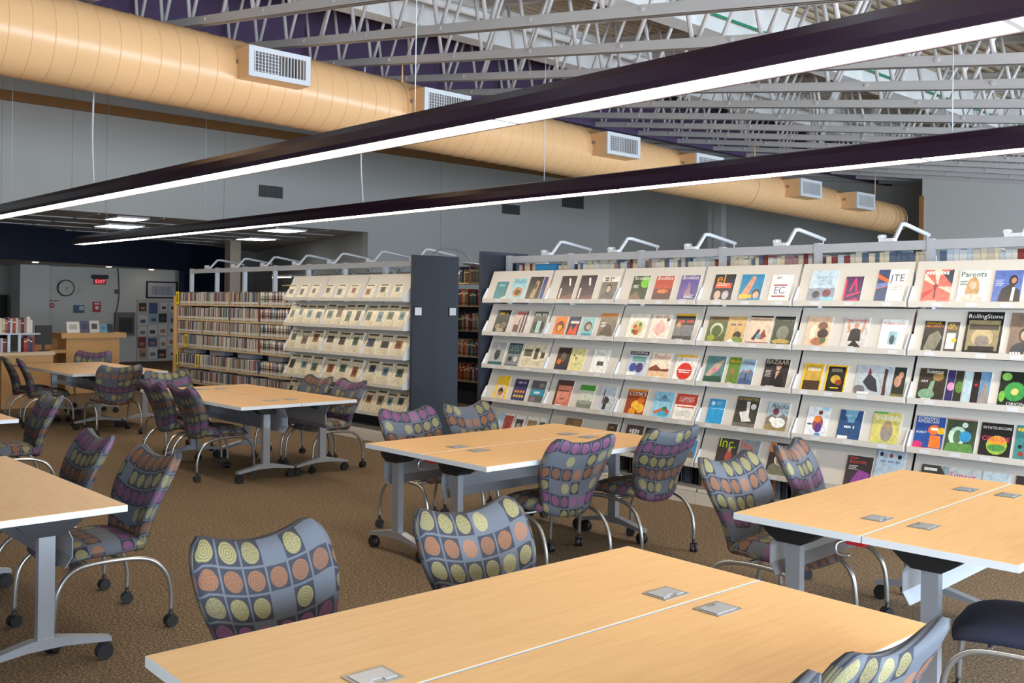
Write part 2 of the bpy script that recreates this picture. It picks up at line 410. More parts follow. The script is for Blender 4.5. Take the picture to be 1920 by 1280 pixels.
# --- things on the lobby wall (x = -26.2), y grows to the right as seen
def wall_thing(name, label, cat, y, z, w, h, base, lst=(), th=.03, mat='plainprint'):
    o = MB().box((-w/2, -h/2, 0), (w/2, h/2, th), lin(base))
    if lst: shapes(o, w, h, [((s[0],)+tuple(s[1:])) for s in lst], th)
    ob = o.build(name, MT[mat]); ob.rotation_euler = (math.radians(90), 0, math.radians(90)); ob.location = (-26.19, y, z)
    return tag(ob, label, cat)
def c5(*l):  # shift shape coords to centre
    out = []
    for s in l:
        if s[0] == 'r': out.append(('r', s[1]-.5, s[2]-.5, s[3]-.5, s[4]-.5, s[5]))
        elif s[0] in 'et': out.append((s[0],)+((s[1]-.5, s[2]-.5) if s[0] == 'e' else (s[1], s[2]-.5, s[3]-.5))+tuple(s[3:] if s[0] == 'e' else s[4:]))
        else: out.append(('p', [(x-.5, y-.5) for x, y in s[1]], s[2]))
    return out
ck = empty('wall_clock', (-26.17, 8.76, 1.95)); ck.rotation_euler = (math.radians(90), 0, math.radians(90)); tag(ck, 'round wall clock with black rim on the white lobby wall', 'clock')
MB().tube([(0, 0, -.01), (0, 0, .03)], .215, 32).build('rim', MT['black'], ck)
f = MB().tube([(0, 0, .03), (0, 0, .034)], .185, 32, lin((205, 200, 190)))
for k in range(12):
    a = k*math.pi/6; f.add([(math.sin(a+e)*r, math.cos(a+e)*r, .0346) for e, r in ((-.02, .15), (.02, .15), (.02, .175), (-.02, .175))], [(0, 3, 2, 1), (0, 1, 2, 3)], lin((20, 20, 20)))
f.build('face', MT['plainprint'], ck)
for L, a in ((.1, 1.2), (.15, 2.9)):
    MB().add([(math.sin(a)*L, math.cos(a)*L, .037), (math.sin(a+1.57)*.008, math.cos(a+1.57)*.008, .037), (math.sin(a-1.57)*.008, math.cos(a-1.57)*.008, .037)], [(0, 1, 2), (2, 1, 0)]).build('hand', MT['black'], ck)
ex = empty('exit_sign', (-26.1, 9.6, 2.19)); ex.rotation_euler = (math.radians(90), 0, math.radians(90)); tag(ex, 'red EXIT sign under a black housing on the lobby wall', 'exit sign')
MB().box((-.2, .02, -.05), (.2, .12, .05)).build('housing', MT['black'], ex)
MB().box((-.15, -.13, -.01), (.15, .02, .01)).build('sign_plate', MT['red'], ex)
shapes(MB(), 1, 1, [('t', 'EXIT', 0, -.055, .25, (255, 60, 70))], .011).build('lettering', MT['sign_red'], ex)
wall_thing('light_switch', 'small white switch plate beside the clock', 'switch', 9.12, 1.88, .09, .12, (196, 192, 184))
wall_thing('notice', 'blue and white notice on the lobby wall', 'sign', 9.1, 1.41, .27, .2, (70, 92, 130), c5(('r', .5, .35, .95, .9, (190, 195, 200))))
wall_thing('notice', 'red fire notice with white flame shape on the lobby wall', 'sign', 9.55, 1.47, .2, .27, (190, 40, 48), c5(('e', .5, .42, .26, .26, (235, 230, 225)), ('r', .15, .72, .85, .9, (235, 200, 200))))
wall_thing('notice', 'round red stop sticker on the lobby wall', 'sign', 8.43, 1.5, .14, .14, (205, 202, 198), c5(('e', .5, .5, .48, .48, (200, 40, 50)), ('r', .25, .42, .75, .58, (240, 235, 235))), th=.006)
wall_thing('notice', 'row of small black lettering above the red stop sticker', 'sign', 8.4, 1.62, .42, .06, (202, 200, 196), c5(('t', '~14', .5, .5, .95, (40, 40, 50))), th=.004)
wall_thing('thermostat', 'small brown thermostat by the hanging cable', 'thermostat', 10.06, 1.88, .09, .12, (96, 80, 62))
wall_thing('framed_picture', 'wide black framed picture high on the lobby wall', 'picture', 11.3, 1.95, .88, .47, (24, 22, 22), c5(('r', .05, .09, .95, .91, (196, 192, 186)), ('r', .16, .2, .84, .72, (160, 164, 176)), ('r', .3, .2, .32, .72, (120, 120, 130)), ('r', .5, .2, .52, .72, (120, 120, 130)), ('r', .68, .2, .7, .72, (120, 120, 130))))
cb = wall_thing('book_return', 'grey metal wall cabinet with a dark window', 'cabinet', 10.27, 1.02, .52, .62, (110, 104, 96), c5(('r', .15, .1, .9, .78, (52, 52, 52)), ('r', .22, .2, .84, .7, (34, 36, 38))), th=.12)
tag(MB().tube(crom([(-26.16, 10.08, 2.5), (-26.15, 10.1, 2.3), (-26.15, 10.12, 1.8), (-26.15, 10.08, 1.45), (-26.15, 10.04, 1.33)]), .012, 6).build('cable', MT['black']), 'black cable hanging down the lobby wall to the cabinet', 'cable')
bd = empty('bulletin_board', (-26.18, 11.2, .9)); bd.rotation_euler = (math.radians(90), 0, math.radians(90)); tag(bd, 'bulletin board crowded with flyers under the framed picture', 'bulletin board')
MB().box((-.58, -.85, -.01), (.58, .78, .012), lin((190, 180, 170))).build('board', MT['plainprint'], bd)
rr = random.Random(3)
for a in range(4):
    for b in range(5):
        w_, h_ = rr.uniform(.18, .25), rr.uniform(.22, .3); c = rr.choice([(212, 210, 205), (206, 204, 200), (60, 84, 130), (150, 170, 190), (40, 42, 48), (190, 140, 100), (216, 212, 206), (120, 50, 60)])
        x, y = -.43+a*.28+rr.uniform(-.03, .03), -.68+b*.31+rr.uniform(-.03, .03)
        f = MB().box((x-w_/2, y-h_/2, .012), (x+w_/2, y+h_/2, .016), lin(c))
        f2 = MB(); f2.v = []; shapes(f, 1, 1, [('r', x-w_*.3, y-h_*.3, x+w_*.3, y+h_*.05, rr.choice([(70, 90, 130), (120, 120, 125), (60, 60, 66), (180, 120, 70)]))], .0165)
        f.build('flyer', MT['plainprint'], bd)
# reception counter and desk things
ct = empty('reception_counter', (-17.9, 6.45, 0)); tag(ct, 'light wood reception counter below the lobby opening', 'counter')
MB().box((-.5, -.55, .98), (.1, .58, 1.07)).build('counter_top', MT['light_wood'], ct)
MB().box((-.4, -.45, 0), (.04, .48, .98)).build('front_panel', MT['light_wood'], ct)
MB().box((-.45, -1.0, .72), (.02, -.45, .78)).build('side_shelf', MT['light_wood'], ct)
MB().box((-.45, -.98, 0), (-.4, -.45, 1.0)).build('back_panel', MT['wood_beam'], ct)
for i, (y, w_, h_, c, dsc) in enumerate(((6.15, .22, .2, (225, 222, 216), 'white sheet propped'), (6.35, .16, .22, (90, 90, 120), 'purple grey booklet propped'), (6.52, .17, .22, (208, 204, 200), 'white flyer with dark print propped'), (6.675, .12, .15, (110, 160, 190), 'pale blue leaflet propped'), (6.8, .1, .16, (60, 70, 80), 'dark leaflet holder'))):
    o = MB().box((-w_/2, 0, 0), (w_/2, h_, .01), lin(c)); shapes(o, w_, h_, [('r', -.3, .3, .3, .75, (80, 80, 90) if i in (2,) else tuple(int(v*.8) for v in c))], .01)
    ob = o.build('leaflet', MT['plainprint']); ob.rotation_euler = (math.radians(75), 0, math.radians(90)); ob.location = (-17.95, y, 1.07); tag(ob, dsc + ' on the reception counter', 'leaflet')
# low cabinet with books at the left
lc = empty('low_cabinet', (-16.0, 4.7, 0)); tag(lc, 'pale wooden low cabinet behind the far study table', 'cabinet')
MB().box((-.35, -.5, .8), (.1, .48, .85)).build('cabinet_top', MT['pale_wood'], lc)
MB().box((-.33, -.28, 0), (.08, .46, .8)).build('body', MT['light_wood'], lc)
MB().box((-.33, -.5, 0), (-.28, -.28, .8)).build('back_panel', MT['wood_beam'], lc)
br = empty('book_riser', (-16.05, 4.6, .85)); tag(br, 'blue metal riser shelf standing on the pale low cabinet', 'shelf')
MB().box((-.15, -.38, .27), (.15, .36, .29)).build('riser_top', MT['silver'], br)
for y in (-.05, .1): MB().box((-.02, y-.02, 0), (.02, y+.02, .27)).build('post', MT['silver'], br)
mo = empty('monitor', (-16.2, 5.1, .85)); tag(mo, 'black computer monitor beside the riser of books', 'monitor')
MB().box((-.02, -.12, .1), (.02, .12, .4)).build('screen', MT['black'], mo); MB().box((-.08, -.08, 0), (.08, .08, .012)).build('base', MT['black'], mo); MB().box((-.02, -.02, .01), (.0, .02, .12)).build('stand', MT['black'], mo)

# ---------------------------------------------------------------- duct
def dz_(y): return 3.797-.0293*(y-2.28)
def dr_(y): return .361-.0064*(y-2.28)
du = empty('air_duct', (-8.4, 0, 0)); tag(du, 'large peach painted round air duct with spiral seams', 'air duct')
D = MB(); D.tube([(0, y*.5, dz_(y*.5)) for y in range(-7, 36)], [dr_(y*.5) for y in range(-7, 36)], 40, caps=True)
D.build('duct_pipe', MT['duct'], du)
y = -2.0
while y < 17.6:
    r = dr_(y); MB().tube([(0, y+d_, dz_(y)) for d_ in (0, .001, .008, .009)], [r-.002, r+.005, r+.005, r-.002], 40, caps=False).build('seam', MT['duct'], du); y += .17
for y in (6.05, 12.6, 16.4):
    MB().tube([(0, y, dz_(y)), (0, y+.05, dz_(y+.05))], dr_(y)+.006, 40, caps=False).build('collar', MT['duct'], du)
    MB().tube([(.2, y+.02, dz_(y)+.28), (.2, y+.02, roofz(-8.2)+.02)], .008, 6).build('hanger_rod', MT['duct'], du)
for i, y in enumerate((4.45, 6.4, 9.2, 11.0, 13.65, 15.4)):
    t = MB().box((.15, -.31, -.135), (.54, -.304, .135)).box((.15, .304, -.135), (.54, .31, .135)).box((.15, -.304, -.135), (.54, .304, -.129)).box((.15, -.304, .129), (.54, .304, .135)).build('diffuser_box', MT['duct'], du, (0, y, dz_(y)+.06))
    f = MB(); f.box((.54, -.31, -.135), (.56, .31, -.09)); f.box((.54, -.31, .09), (.56, .31, .135)); f.box((.54, -.31, -.09), (.56, -.26, .09)); f.box((.54, .26, -.09), (.56, .31, .09))
    f.build('frame', MT['white_metal'], t); MB().box((.352, -.303, -.128), (.358, .303, .128)).build('grille_back', MT['plate'], t)
    for k in range(16): MB().box((.541, -.25+k*.0325, -.09), (.556, -.243+k*.0325, .09)).build('louver', MT['white_metal'], t)
    for k in range(6): MB().box((.541, -.26, -.08+k*.03), (.55, 0, -.076+k*.03)).build('cross_louver', MT['white_metal'], t)
    MB().tube([(.34, -.31, .02), (.34, -.325, .02)], .02, 10).build('damper_knob', MT['plate'], t)
for (y0, z0, y1, z1, d) in ((9.75, 4.04, 10.3, 3.8, 'above the lobby opening'), (16.45, 4.19, 17.07, 3.95, 'between the lobby and the corner'), (18.6, 4.64, 19.45, 4.28, 'close to the room corner')):
    t = empty('wall_vent', (XW, (y0+y1)/2, (z0+z1)/2)); a, b = (y1-y0)/2, (z0-z1)/2; tag(t, 'dark return air grille high on the grey wall ' + d, 'air vent')
    MB().box((0, -a-.03, -b-.03), (.015, a+.03, b+.03)).build('frame', MT['wall_plain'], t); MB().box((.015, -a, -b), (.018, a, b)).build('backing', MT['grille'], t)
    for k in range(8): MB().box((.018, -a+.01+k*a/4, -b), (.03, -a+.01+k*a/4+a/7, b)).build('slat', MT['grille'], t)

# ---------------------------------------------------------------- pendant lights
def pendant(y, x0, x1, lab, cables, zb=2.6):
    t = empty('pendant_light', (x0, y, zb)); tag(t, lab, 'pendant light', 'linear pendant lights'); L = x1-x0
    prof = [(-.1, 0), (-.105, .03), (-.09, .09), (-.055, .135), (0, .15), (.055, .135), (.09, .09), (.105, .03), (.1, 0), (.088, 0), (.088, .02), (-.088, .02), (-.088, 0)]
    MB().prism(prof, 0, L, 0).build('housing', MT['plum'], t)
    MB().box((.03, -.086, .004), (L-.03, .086, .012)).build('diffuser', MT['lamp'], t)
    for k in (0, 1): MB().prism([(-.1, 0), (-.105, .03), (-.09, .09), (-.055, .135), (0, .15), (.055, .135), (.09, .09), (.105, .03), (.1, 0)], (-.012, L)[k], (0, L+.012)[k], 0).build('end_cap', MT['plum'], t)
    k = 2.44
    while k < L: MB().box((k-.012, -.088, .001), (k+.012, .088, .0045)).build('joint_strip', MT['white_metal'], t); k += 2.44
    for cx, wob in cables:
        top = roofz(cx)-zb
        pts = crom([(cx-x0, 0, .15), (cx-x0-wob, .0, .15+(top-.15)*.3), (cx-x0-wob*.6, 0, .15+(top-.15)*.6), (cx-x0, 0, top)]) if wob else [(cx-x0, 0, .15), (cx-x0, 0, top)]
        MB().tube(pts, .009 if wob else .003, 6).build('power_cord' if wob else 'suspension_wire', MT['white_metal'], t)
pendant(3.35, -13.4, .9, 'long plum linear pendant light crossing above the front study tables', ((-9.3, .05), (-4.4, 0), (-11.8, 0), (-1.5, 0)))
pendant(5.98, -17.3, .9, 'long plum linear pendant light beside the magazine display', ((-8.75, .05), (-6.0, 0), (-12.5, 0), (-16.0, 0), (-2.5, 0)))

# ---------------------------------------------------------------- shelving units
LIPZ = [1.713, 1.37, 1.03, .685, .337]
PT = math.radians(22.7)
def unit_frame(name, label, xa, nb, yc, panel_right, panel_left, base=True):
    """double faced steel shelving: uprights, top rails, end panels, kick base"""
    t = empty(name, (xa, yc, 0)); tag(t, label, 'shelving')
    for k in range(nb+1):
        p = MB().box((k*.914-.022, -.03, 0), (k*.914+.022, .03, 2.2)); 
        for j in range(7): 
            for s in (-.009, .009): p.box((k*.914+s-.004, -.032, 1.95+j*.035), (k*.914+s+.004, -.0295, 1.962+j*.035), (0, 0, 0))
        p.build('upright', MT['rail'], t)
    for k in range(nb):
        MB().box((k*.914+.024, -.02, 2.12), (k*.914+.89, .02, 2.19)).build('top_rail', MT['rail'], t)
        MB().box((k*.914+.022, -.004, .1), (k*.914+.892, .004, 1.66)).build('back_sheet', MT['dark_panel'], t)
        MB().box((k*.914, -.36, 0), (k*.914+.912, .36, .095)).build('kick_base', MT['shelf_grey'], t)
        # canopy arm reaching over the far aisle
        x = k*.914+.62
        a = MB().tube([(x, -.02, 2.19), (x, .02, 2.2), (x, .14, 2.33), (x, .2, 2.335), (x, .62, 2.275)], .018, 8)
        a.tube([(x, .6, 2.28), (x, .6, 2.21)], .006, 6); a.box((x-.1, -.03, 2.19), (x+.02, .03, 2.215)); a.tube([(x-.09, -.03, 2.225), (x-.09, .05, 2.235)], .018, 8)
        a.build('canopy_arm', MT['white_metal'], t)
    for flag, x in ((panel_left, -.08), (panel_right, nb*.914+.08)):
        if flag:
            e = MB().box((x-.02, -.345, 0), (x+.02, .345, 2.235)).build('end_panel', MT['dark_panel'], t)
            if flag == 2:
                for y in (-.27, .25):
                    h = MB().box((x+.02, y-.06, 1.52), (x+.03, y+.06, 1.64)).build('label_holder', MT['black'], t)
                    MB().box((x+.03, y-.048, 1.535), (x+.032, y+.048, 1.625)).build('label_card', MT['white_metal'], h)
    return t
def display_tier(t, k, r, xa, yf=-.37):
    """one sloping lift-up display shelf with lip in bay k, tier r"""
    z = LIPZ[r]; x0, x1 = k*.914+.012, k*.914+.902; s, c = math.sin(PT), math.cos(PT); L = .335
    y0 = yf
    m = MB().prism([(y0-.022, z-.02), (y0+.03, z-.02), (y0+L*s+.026, z+L*c-.006), (y0+L*s+.012, z+L*c), (y0+.012, z), (y0-.012, z), (y0-.012, z+.022), (y0-.022, z+.022)], x0, x1, 0)
    o = m.build('display_shelf', MT['shelf_grey'], t)
    for x in (x0-.004, x1-.004):
        MB().prism([(y0-.02, z-.022), (y0+.12, z-.022), (y0+.16, z+.13), (y0+.05, z+.13), (y0-.02, z+.02)], x, x+.008, 0).build('side_bracket', MT['white_metal'], t)
    return o
U1X, U1Y = -7.71, 7.17
u1 = unit_frame('magazine_shelving', 'long grey steel shelving with slanted magazine display behind the study tables', U1X, 7, U1Y, 0, 1)
for k in range(7):
    for r in range(5): display_tier(u1, k, r, U1X)
    MB().box((k*.914+.01, -.34, .1), (k*.914+.9, 0, .13)).build('bottom_shelf', MT['shelf_grey'], u1)
    b = MB(); rr = random.Random(k)
    for r in range(6):
        x = k*.914+.04; z = (LIPZ[r]-.2) if r < 5 else .13
        while x < k*.914+.86:
            w_ = rr.uniform(.02, .07)
            if rr.random() < .7: b.box((x, -.2, z), (x+w_*.8, -.02, z+rr.uniform(.13, .168)), lin(rr.choice([(60, 66, 84), (130, 130, 140), (40, 42, 50), (96, 104, 124), (170, 120, 90), (110, 110, 115)])))
            x += w_
    stuff(b.build('stored_back_issues', MT['plainprint'], u1))
U2X = -15.5
u2 = unit_frame('newspaper_shelving', 'grey steel shelving holding newspapers and disc cases with a dark end panel', U2X, 7, U1Y+.03, 2, 0)
for k in (4, 5, 6):
    for r in range(5): display_tier(u2, k, r, U2X)
    MB().box((k*.914+.01, -.34, .1), (k*.914+.9, 0, .13)).build('bottom_shelf', MT['shelf_grey'], u2)
DV = [1.615, 1.375, 1.165, .93, .62, .37, .14]
for k in range(4):
    for z in DV: MB().box((k*.914+.02, -.25, z-.025), (k*.914+.895, -.01, z)).build('shelf_board', MT['shelf_tan'], u2)
    for z, z2 in ((.825, .9), (.57, .593)): MB().box((k*.914+.25, -.23, z), (k*.914+.65, -.04, z2)).build('bin', MT['silver'], u2)
MB().box((-.09, -.27, 0), (-.03, .3, 1.75)).build('end_panel', MT['light_wood'], u2)
# the row of book stacks behind, seen through the aisle and over the top
U3X, U3Y = -16.5, 9.75
u3 = unit_frame('book_stack', 'tall steel book stack with warm lit shelves behind the newspaper shelving', U3X, 9, U3Y, 0, 0)
for k in range(9):
    for z in (.14, .53, .9, 1.28, 1.65, 1.99): MB().box((k*.914+.02, -.3, z-.02), (k*.914+.895, -.01, z)).build('shelf_board', MT['shelf_tan'], u3)
    if k < 5:
        t = empty('shelf_light', ((-16.15, -14.1, -12.96, -11.36, -8.5)[k], U3Y-.5, 2.12)); tag(t, 'slim warm strip light over the rear book stack', 'strip light', 'stack strip lights')
        MB().box((-.32, -.03, .01), (.32, .03, .05)).build('housing', MT['white_metal'], t); MB().box((-.3, -.025, -.004), (.3, .025, .01)).build('tube', MT['shelf_lamp'], t)
        MB().box((-.02, .03, .02), (.02, .478, .04)).build('bracket', MT['white_metal'], t)
# gooseneck sign at the end panel
gs = empty('aisle_sign', (-8.95, 7.2, 2.235)); tag(gs, 'oval white aisle sign on a curved arm above the dark end panel', 'sign')
MB().tube(crom([(0, -.1, 0), (0, -.02, .06), (0, .15, .09), (0, .38, .05), (0, .52, -.06)]), .009, 6).build('arm', MT['chrome'], gs)
MB().add([(.1*math.cos(a*.2618)*1.3, .54+.15*math.sin(a*.2618), -.09-.02*math.sin(a*.2618)+dz) for dz in (0, .012) for a in range(24)], [tuple(range(24, 48)), tuple(reversed(range(24)))]+[(i, (i+1) % 24, 24+(i+1) % 24, 24+i) for i in range(24)]).build('sign_plate', MT['white_metal'], gs)

# ---------------------------------------------------------------- books, cases, newspapers
def block(w, d, h, cover, pages, bands=()):
    b = MB().box((0, 0, 0), (w, d, h), lin(cover)); b.box((w*.12, .004, h-.004), (w*.88, d+.002, h+.0008), lin(pages))
    for z0, z1, c in bands: b.add([(0, -.0006, z0*h), (w, -.0006, z0*h), (w, -.0006, z1*h), (0, -.0006, z1*h)], [(0, 1, 2, 3)], lin(c))
    m = b.mesh('book'); m.materials.append(MT['plainprint']); return m
rb = random.Random(11)
BC = [(120, 40, 38), (190, 90, 50), (60, 62, 70), (40, 60, 90), (180, 150, 100), (90, 110, 80), (150, 140, 128), (70, 40, 40), (200, 190, 170), (110, 60, 90), (50, 80, 80), (170, 60, 40)]
BOOKS = [block(1, .2, 1, c, (220, 210, 190), ((.7, .78, (230, 220, 190)), (.1, .2, tuple(int(v*.6) for v in c)))) for c in BC]
BN = ['maroon', 'rust', 'charcoal', 'navy', 'tan', 'green', 'grey', 'brown', 'cream', 'plum', 'teal', 'red']
PN = ['pale grey', 'taupe', 'straw', 'rose', 'pale blue', 'dark red', 'slate', 'white', 'cream', 'off-white', 'buff']
CN = ['cream', 'slate', 'black', 'red', 'sage', 'ivory', 'blue', 'tan', 'brown', 'white', 'mauve', 'green']
def shelf_of_books(xa, xb, yfront, z, label, group, hmin=.2, hmax=.27, meshes=BOOKS, wmin=.025, wmax=.05, flip=False, name='book', cat='book', gap=.06):
    x = xa
    while x < xb-wmax:
        w_ = rb.uniform(wmin, wmax); mi = rb.randrange(len(meshes)); m = meshes[mi]
        if rb.random() > gap:
            o = put(name, m); o.scale = (w_*.94, 1, rb.uniform(hmin, hmax)); o.location = (x, yfront, z+.001)
            if flip: o.rotation_euler = (0, 0, math.pi); o.location = (x+w_, yfront, z+.001)
            tag(o, (BN if meshes is BOOKS else PN)[mi] + ' ' + label, cat, group)
        x += w_
for z, tn in ((.53, 'fifth'), (.9, 'fourth'), (1.28, 'third'), (1.65, 'second'), (1.99, 'top')):
    for xa_, xb_ in (((-11.75, -10.2),) if z < 1.9 else ((-11.75, -11.39), (-11.33, -10.2))): shelf_of_books(xa_, xb_, U3Y-.27, z, 'book standing on the %s shelf of the rear book stack' % tn, 'books on the rear stack', .2, .26)
# paler volumes on the back face of the magazine unit, seen over its top
PAGE = [block(1, .2, 1, c, (236, 230, 216)) for c in ((215, 210, 200), (204, 194, 178), (222, 208, 180), (168, 128, 132), (190, 203, 211), (130, 54, 54), (90, 106, 130), (212, 216, 218), (226, 212, 180), (220, 216, 206), (214, 204, 186))]
for k in range(7):
    MB().box((k*.914+.02, .01, 1.83), (k*.914+.895, .3, 1.85)).build('shelf_board', MT['shelf_grey'], u1)
    for xa_, xb_ in (((U1X+k*.914+.03, U1X+k*.914+.89),) if k else ((U1X+.03, -7.36), (-7.04, U1X+.89))): shelf_of_books(xa_, xb_, U1Y+.27, 1.85, 'volume standing on the rear top shelf above the magazine display', 'volumes over the magazine display', .235, .285, PAGE, .03, .06, True, gap=.02)
o = put('book', PAGE[6]); o.data = block(1, .2, 1, (40, 140, 200), (40, 140, 200)); o.scale = (.3, 1, .25); o.location = (-7.35, U1Y+.05, 1.851); tag(o, 'bright blue boxed volume on the rear top shelf by the dark end panel', 'book')
# books on the riser and on the low cabinet, spines toward the room
for ya, yb, zz, d in ((4.27, 4.9, 1.141, 'standing on the blue metal riser'), (4.26, 4.5, .851, 'standing under the blue metal riser'), (4.74, 4.94, .851, 'beside the riser post on the low cabinet')):
    y = ya
    while y < yb-.05:
        w_ = rb.uniform(.03, .05); pool = rb.random() < .6; L_ = PAGE if pool else BOOKS; mi = rb.randrange(len(L_))
        o = put('book', L_[mi]); o.scale = (w_*.94, 1, rb.uniform(.2, .25)); o.location = (-15.95, y, zz); o.rotation_euler = (0, 0, math.pi/2)
        tag(o, (PN if pool else BN)[mi] + ' book ' + d, 'book', 'books at the low cabinet'); y += w_
# disc cases
CC = [(196, 190, 176), (90, 96, 110), (60, 60, 66), (150, 60, 60), (120, 140, 130), (210, 200, 170), (70, 90, 130), (170, 150, 120), (110, 80, 70), (205, 205, 205), (140, 120, 150), (84, 110, 90)]
CASES = [block(1, .135, 1, c, tuple(int(v*.85) for v in c), ((.75, .95, tuple(min(255, v+50) for v in c)), (.05, .25, (200, 196, 186)), (.4, .5, tuple(int(v*.5) for v in c)))) for c in CC]
sb = MB()
for k in range(4):
    for r, z in enumerate(DV):
        x = U2X+k*.914+.03
        while x < U2X+k*.914+.88:
            w_ = rb.uniform(.014, .02); h = rb.uniform(.175, .195) if r != 2 else rb.uniform(.168, .18)
            if k == 3 and r < 5:
                mi = rb.randrange(len(CASES)); o = put('disc_case', CASES[mi]); o.scale = (w_*.93, 1, h); o.location = (x, U1Y+.03-.245, z+.001)
                tag(o, CN[mi] + ' disc case, spine out, on the %s shelf next to the newspapers' % words[r], 'disc case', 'disc cases beside the newspapers')
            elif r < 6:
                c = rb.choice(CC); y = U1Y+.03-.245; sb.box((x, y, z+.001), (x+w_*.93, y+.135, z+h), lin(c))
                sb.add([(x, y-.0006, z+h*.06), (x+w_*.93, y-.0006, z+h*.06), (x+w_*.93, y-.0006, z+h*.25), (x, y-.0006, z+h*.25)], [(0, 1, 2, 3)], lin((200, 196, 186)))
            x += w_
o = stuff(sb.build('disc_cases', MT['plainprint'])); tag(o, 'rows of disc cases filling the shelves toward the lobby', 'disc cases')
for (x, z, d) in ((-15.5, 1.615, 'top shelf end'), (-15.15, .93, 'fourth shelf'), (-15.5, .62, 'fifth shelf end'), (-14.75, .62, 'fifth shelf')):
    o = MB().box((0, 0, 0), (.1, .004, .2), lin((240, 205, 40))).box((.03, -.001, .03), (.07, 0, .17), lin((90, 80, 30))).build('shelf_marker', MT['plainprint']); o.location = (x, 6.93, z); tag(o, 'yellow shelf marker at the %s of the disc cases' % d, 'marker')
def leaning(name, x, r, w, h, mb_fn, label, cat, group, yc=U1Y, dx=0, th=.008):
    """a flat printed thing leaning on the sloping display shelf of tier r"""
    b = MB().box((0, 0, 0), (w, h, th), lin((232, 230, 224)))
    ob = b.build(name, MT['plainprint']); tag(ob, label, cat, group)
    pr = MB(); mb_fn(pr, w, h, th); pr.build('cover_print', MT['print'], ob)
    s, c = math.sin(PT), math.cos(PT)
    M = Matrix(((1, 0, 0, x), (0, s, -c, yc-.37+.0105), (0, c, s, LIPZ[r]+.002+dx), (0, 0, 0, 1)))
    ob.matrix_world = M; return ob
rn = random.Random(5)
tiers = ['top', 'second', 'third', 'fourth', 'bottom']
def paper_print(seed, w, h):
    q = random.Random(seed); L = [('r', 0, 0, 1, 1, (230, 218, 186)), ('r', .1, .88, .9, .96, (84, 78, 70))]
    pc = random.Random(seed).choice(list(PC))
    a = q.uniform(.07, .28); b = a+q.uniform(.45, .62); y1 = q.uniform(.66, .82); y0 = y1-q.uniform(.3, .46)
    L.append(('r', a, y0, b, y1, pc)); L.append(('e', (a+b)/2, (y0+y1)/2, .16, .14, tuple(int(v*.55) for v in pc)))
    y = y0-.05
    while y > .05:
        for cx in (.08, .4, .7): L.append(('r', cx, y, cx+.25, y+.018, (186, 176, 152)))
        y -= .05
    return L
PC = {(90, 110, 80): 'green', (70, 80, 100): 'slate blue', (150, 90, 50): 'orange', (60, 56, 52): 'black', (110, 140, 150): 'pale blue', (120, 100, 80): 'brown', (80, 110, 90): 'teal green'}
def paper_colour(seed): return PC[random.Random(seed).choice(list(PC))]
for r in range(5):
    for k in (4, 5, 6):
        n = 4 if r in (1, 4) else 3
        for i in range(n):
            w_ = .86/n*(.96 if n == 4 else .9); x = U2X+k*.914+.028+i*.86/n+rn.uniform(0, .004); h = (.2 if r == 0 else .29)*rn.uniform(.95, 1.03)
            if r == 0: w_ *= .72
            sd = r*100+k*10+i
            leaning('newspaper', x, r, w_, h, lambda p, w, h, th, sd=sd: shapes(p, w, h, paper_print(sd, w, h), th, clip=True), 'folded newspaper with a %s front photo on the %s tier of the newspaper display' % (paper_colour(sd), tiers[r]), 'newspaper', 'newspapers on the %s tier' % tiers[r], yc=U1Y+.03, th=.014)

# ---------------------------------------------------------------- magazines
K = (20, 20, 22); Wt = (238, 236, 232)
def por(bg, hair, skin, cloth):   # portrait
    return [('r', 0, 0, 1, 1, bg), ('e', .5, .12, .42, .34, cloth), ('e', .5, .5, .2, .26, hair), ('e', .5, .48, .14, .18, skin)]
def land(sky, mid, low): return [('r', 0, 0, 1, 1, sky), ('p', [(0, .45), (.25, .6), (.5, .48), (.75, .64), (1, .5), (1, 0), (0, 0)], mid), ('p', [(0, .25), (.4, .32), (1, .2), (1, 0), (0, 0)], low)]
def ttl(t, c, y=.9, w=.84): return [('t', t, .5, y, w, c)]
def lines(c, x=.1, y=.5, n=4, w=.35): return [('r', x, y-i*.05, x+w*(1-.2*(i % 2)), y-i*.05+.02, c) for i in range(n)]
def full(c): return [('r', 0, 0, 1, 1, c)]
lab = [('r', .2, .01, .55, .09, Wt)]
